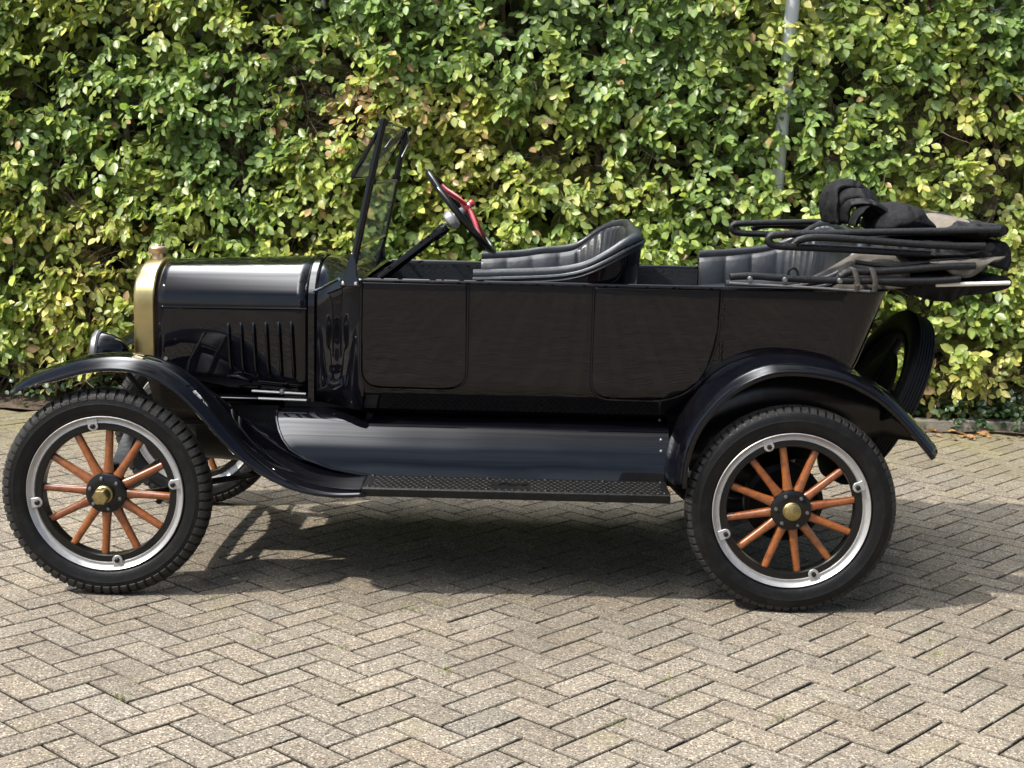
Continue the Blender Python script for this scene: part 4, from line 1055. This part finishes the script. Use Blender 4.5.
lump([(866, 230), (870, 216), (882, 207), (898, 203), (912, 206), (922, 216), (930, 229), (900, 236)], YC-.12, YC-.38, YC+.12, 7, M['cloth'], .12, fold=.10)
lump([(905, 232), (915, 213), (935, 213), (960, 219), (985, 224), (990, 231), (950, 234)], YC+.05, YC-.30, YC+.45, 8, M['tan'], .15)
lump([(918, 218), (920, 210), (932, 211), (955, 216), (978, 221), (990, 226), (985, 230), (955, 226), (930, 221)], YC-.05, YC-.14, YC+.30, 10, M['canvas'], .15)
# curtain hanging inside the frame on the near side
g = MB(); rows = []
top_px = smooth_path([(786, 283, 0), (812, 277, 0), (838, 263, 0), (856, 254, 0), (880, 252, 0), (910, 258, 0)], 5); bot_px = smooth_path([(786, 287, 0), (812, 289, 0), (838, 291, 0), (856, 291, 0), (880, 290, 0), (910, 288, 0)], 5)
for k, (a_, b_) in enumerate(zip(top_px, bot_px)):
    A1, B1 = np.array(pt(a_[0], a_[1], NB+.09)), np.array(pt(b_[0], b_[1], NB+.035))
    rows.append([tuple(A1+(B1-A1)*t+np.array((0, .012*math.sin(k*.8+t*4)*math.sin(math.pi*t), 0))) for t in np.linspace(0, 1, 8)])
g.grid(rows); g.build('side_curtain', M['curtain'], rf_, smooth=70, solid=.004)
# bows and bars of the roof frame on both sides
def bar(px, w, r, mt, s=1, name='roof_bow', n=8, sx=1.0):
    P = [pt(u, v, YC-w) for u, v in px]; P = [(x, yo(s, w), z) for x, _, z in P]
    g = MB(); g.tube(smooth_path(P, 5), r, n=n, sx=sx); return g.build(name, mt, rf_, smooth=60)
BOW = [([(1000, 230), (960, 231), (900, 232), (850, 233), (800, 234), (775, 235), (769, 238), (770, 243), (778, 246), (810, 247.5), (860, 250), (930, 254)], .50, [.014]*22+[.0145]*34),
       ([(795, 243), (800, 240), (815, 237.5), (850, 239), (900, 243), (950, 246), (985, 246)], .53, .014),
       ([(730, 277), (745, 276), (760, 276.5), (780, 278), (820, 280), (870, 281), (930, 281), (960, 279)], .535, .0135),
       ([(840, 277), (850, 272), (875, 271.5), (900, 270), (940, 267), (975, 266)], .53, .0145),
       ([(855, 262), (890, 266), (930, 262), (970, 258)], .50, .009)]
for s in (1, -1):
    for px, w, r in BOW:
        bar(px, w, r, M['bow'], s)
    bar([(729, 283), (745, 284), (800, 287), (870, 291.5)], .545, .006, M['bolt'] if s > 0 else M['iron'], s, 'latch_bar')
    for u, v in ((750, 279), (785, 280), (840, 281), (857, 284)):
        c = pt(u, v, YC-.552); g = MB(); g.lathe([(0, .010), (.008, .009), (.011, .004), (.011, -.006)], (c[0], yo(s, .552), c[2]), (0, -s, 0), 14); g.build('pivot', M['bolt'], rf_)
    for u in (855, 873):
        a_ = pt(u, 269, YC-.56); b_ = pt(u+2, 292, YC-.56); g = MB()
        g.tube([(x, yo(s, w), z) for x, w, z in ((a_[0], .50, a_[2]), (a_[0], .553, a_[2]-.003), (b_[0], .560, (a_[2]+b_[2])/2), (b_[0], .553, b_[2]+.003), (b_[0], .50, b_[2]))], .0045, n=6, sx=2.4); g.build('strap', M['strap'], rf_)
    c0, c1 = pt(936, 285, YC-.528), pt(1010, 283, YC-.528)
    g = MB(); g.tube([(c0[0], yo(s, .526), c0[2]), (c1[0], yo(s, .526), c1[2])], .008, n=8); g.build('trim_strip', M['white'], rf_)
    c0 = pt(793, 272, YC-.53); g = MB(); g.tube([(c0[0]+.018*math.cos(a), yo(s, .53), c0[2]-.008+.022*math.sin(a)) for a in np.linspace(0, 2*math.pi, 16, endpoint=False)], .0045, n=6, closed=True); g.build('ring', M['iron'], rf_)
# cross pieces of the bows at the rear
for px in ((1004, 231), (992, 247), (985, 268)):
    c = pt(*px, NB); g = MB(); g.tube([(c[0], yo(1, .50), c[2]), (c[0]+.03, YC, c[2]+.01), (c[0], yo(-1, .50), c[2])], .016, n=10); g.build('roof_bow', M['bow'], rf_)

# --- spare tyre carried behind, leaning back
sc = np.array((3.0, YC, .705)); lean = R(25); ax = Vector((math.cos(lean), 0, -math.sin(lean))).normalized()
yaw_m = Matrix.Rotation(R(4), 3, 'Z'); ax = yaw_m @ ax
g = MB(); half = [(.291, .030), (.305, .0405), (.335, .048), (.352, .047), (.366, .044), (.375, .040), (.380, .034)]
ribs = []
for k in range(6):
    w = .030-.012*k; ribs += [(.3815, w+.0035), (.3865, w+.0025), (.3865, w-.0045), (.3815, w-.0055)]
prof = half+ribs+[(r, -w) for r, w in half[::-1]]
g.lathe(prof, sc, ax, 128, closed=True); sp = g.build('spare_tyre', M['spare'], CAR, smooth=30)
g = MB(); g.lathe([(.262, .026), (.266, .032), (.281, .034), (.290, .0425), (.294, .04), (.288, .03), (.288, -.03), (.294, -.04), (.290, -.0425), (.281, -.034), (.266, -.032), (.262, -.026)], sc, ax, 96, closed=True); g.build('spare_rim', M['spare'], sp)
g = MB(); e1 = Vector((0, 1, 0)); e2 = ax.cross(e1)
for a in (R(90), R(210), R(330)): g.tube([Vector(sc)-ax*.03, Vector(sc)+(e1*math.cos(a)+e2*math.sin(a))*.26-ax*.02], .014, n=8)
g.lathe([(0, -.03), (.195, -.03), (.205, -.02), (.195, -.018), (0, -.018)], sc, ax, 48); g.tube([Vector(sc)-ax*.02, (2.80, YC, .66)], .025, n=10); g.build('tyre_carrier', M['spare'], sp)

# ------------------------------------------------------------------ the house across the yard, seen only in the paint
house = tag(empty('brick_house', (9, -19, 0)), 'red brick house with tiled roof across the yard behind the camera', 'house')
brick = mat('house_brick', (.20, .085, .055), .9, noise=(3, (.15, .065, .045), .4, .7), bump=(40, .4)); tile = mat('roof_tile', (.075, .06, .055), .8, noise=(5, (.11, .07, .05), .4, .7))
g = MB(); g.box(3.5, 14.5, -22.5, -15.5, -.05, 3.4); g.build('wall', brick, house)
g = MB(); g.prism([(3.2, -15.2, 3.35), (3.2, -19, 6.6), (3.2, -22.8, 3.35)], (11.6, 0, 0)); rf2 = g.build('roof', tile, house, smooth=0)
g = MB(); g.box(11.6, 12.3, -19.6, -18.9, 5.6, 7.3); g.build('chimney', brick, rf2)
for x in (4.6, 7.0, 12.0):
    g = MB(); g.box(x, x+1.5, -15.5, -15.44, 1.0, 2.5); w_ = g.build('window', M['white'], house)
    g = MB(); g.box(x+.08, x+1.42, -15.44, -15.42, 1.08, 2.42); g.build('pane', M['iron'], w_)
g = MB(); g.box(9.8, 10.8, -15.5, -15.43, 0, 2.15); g.build('door', M['pole'], house)
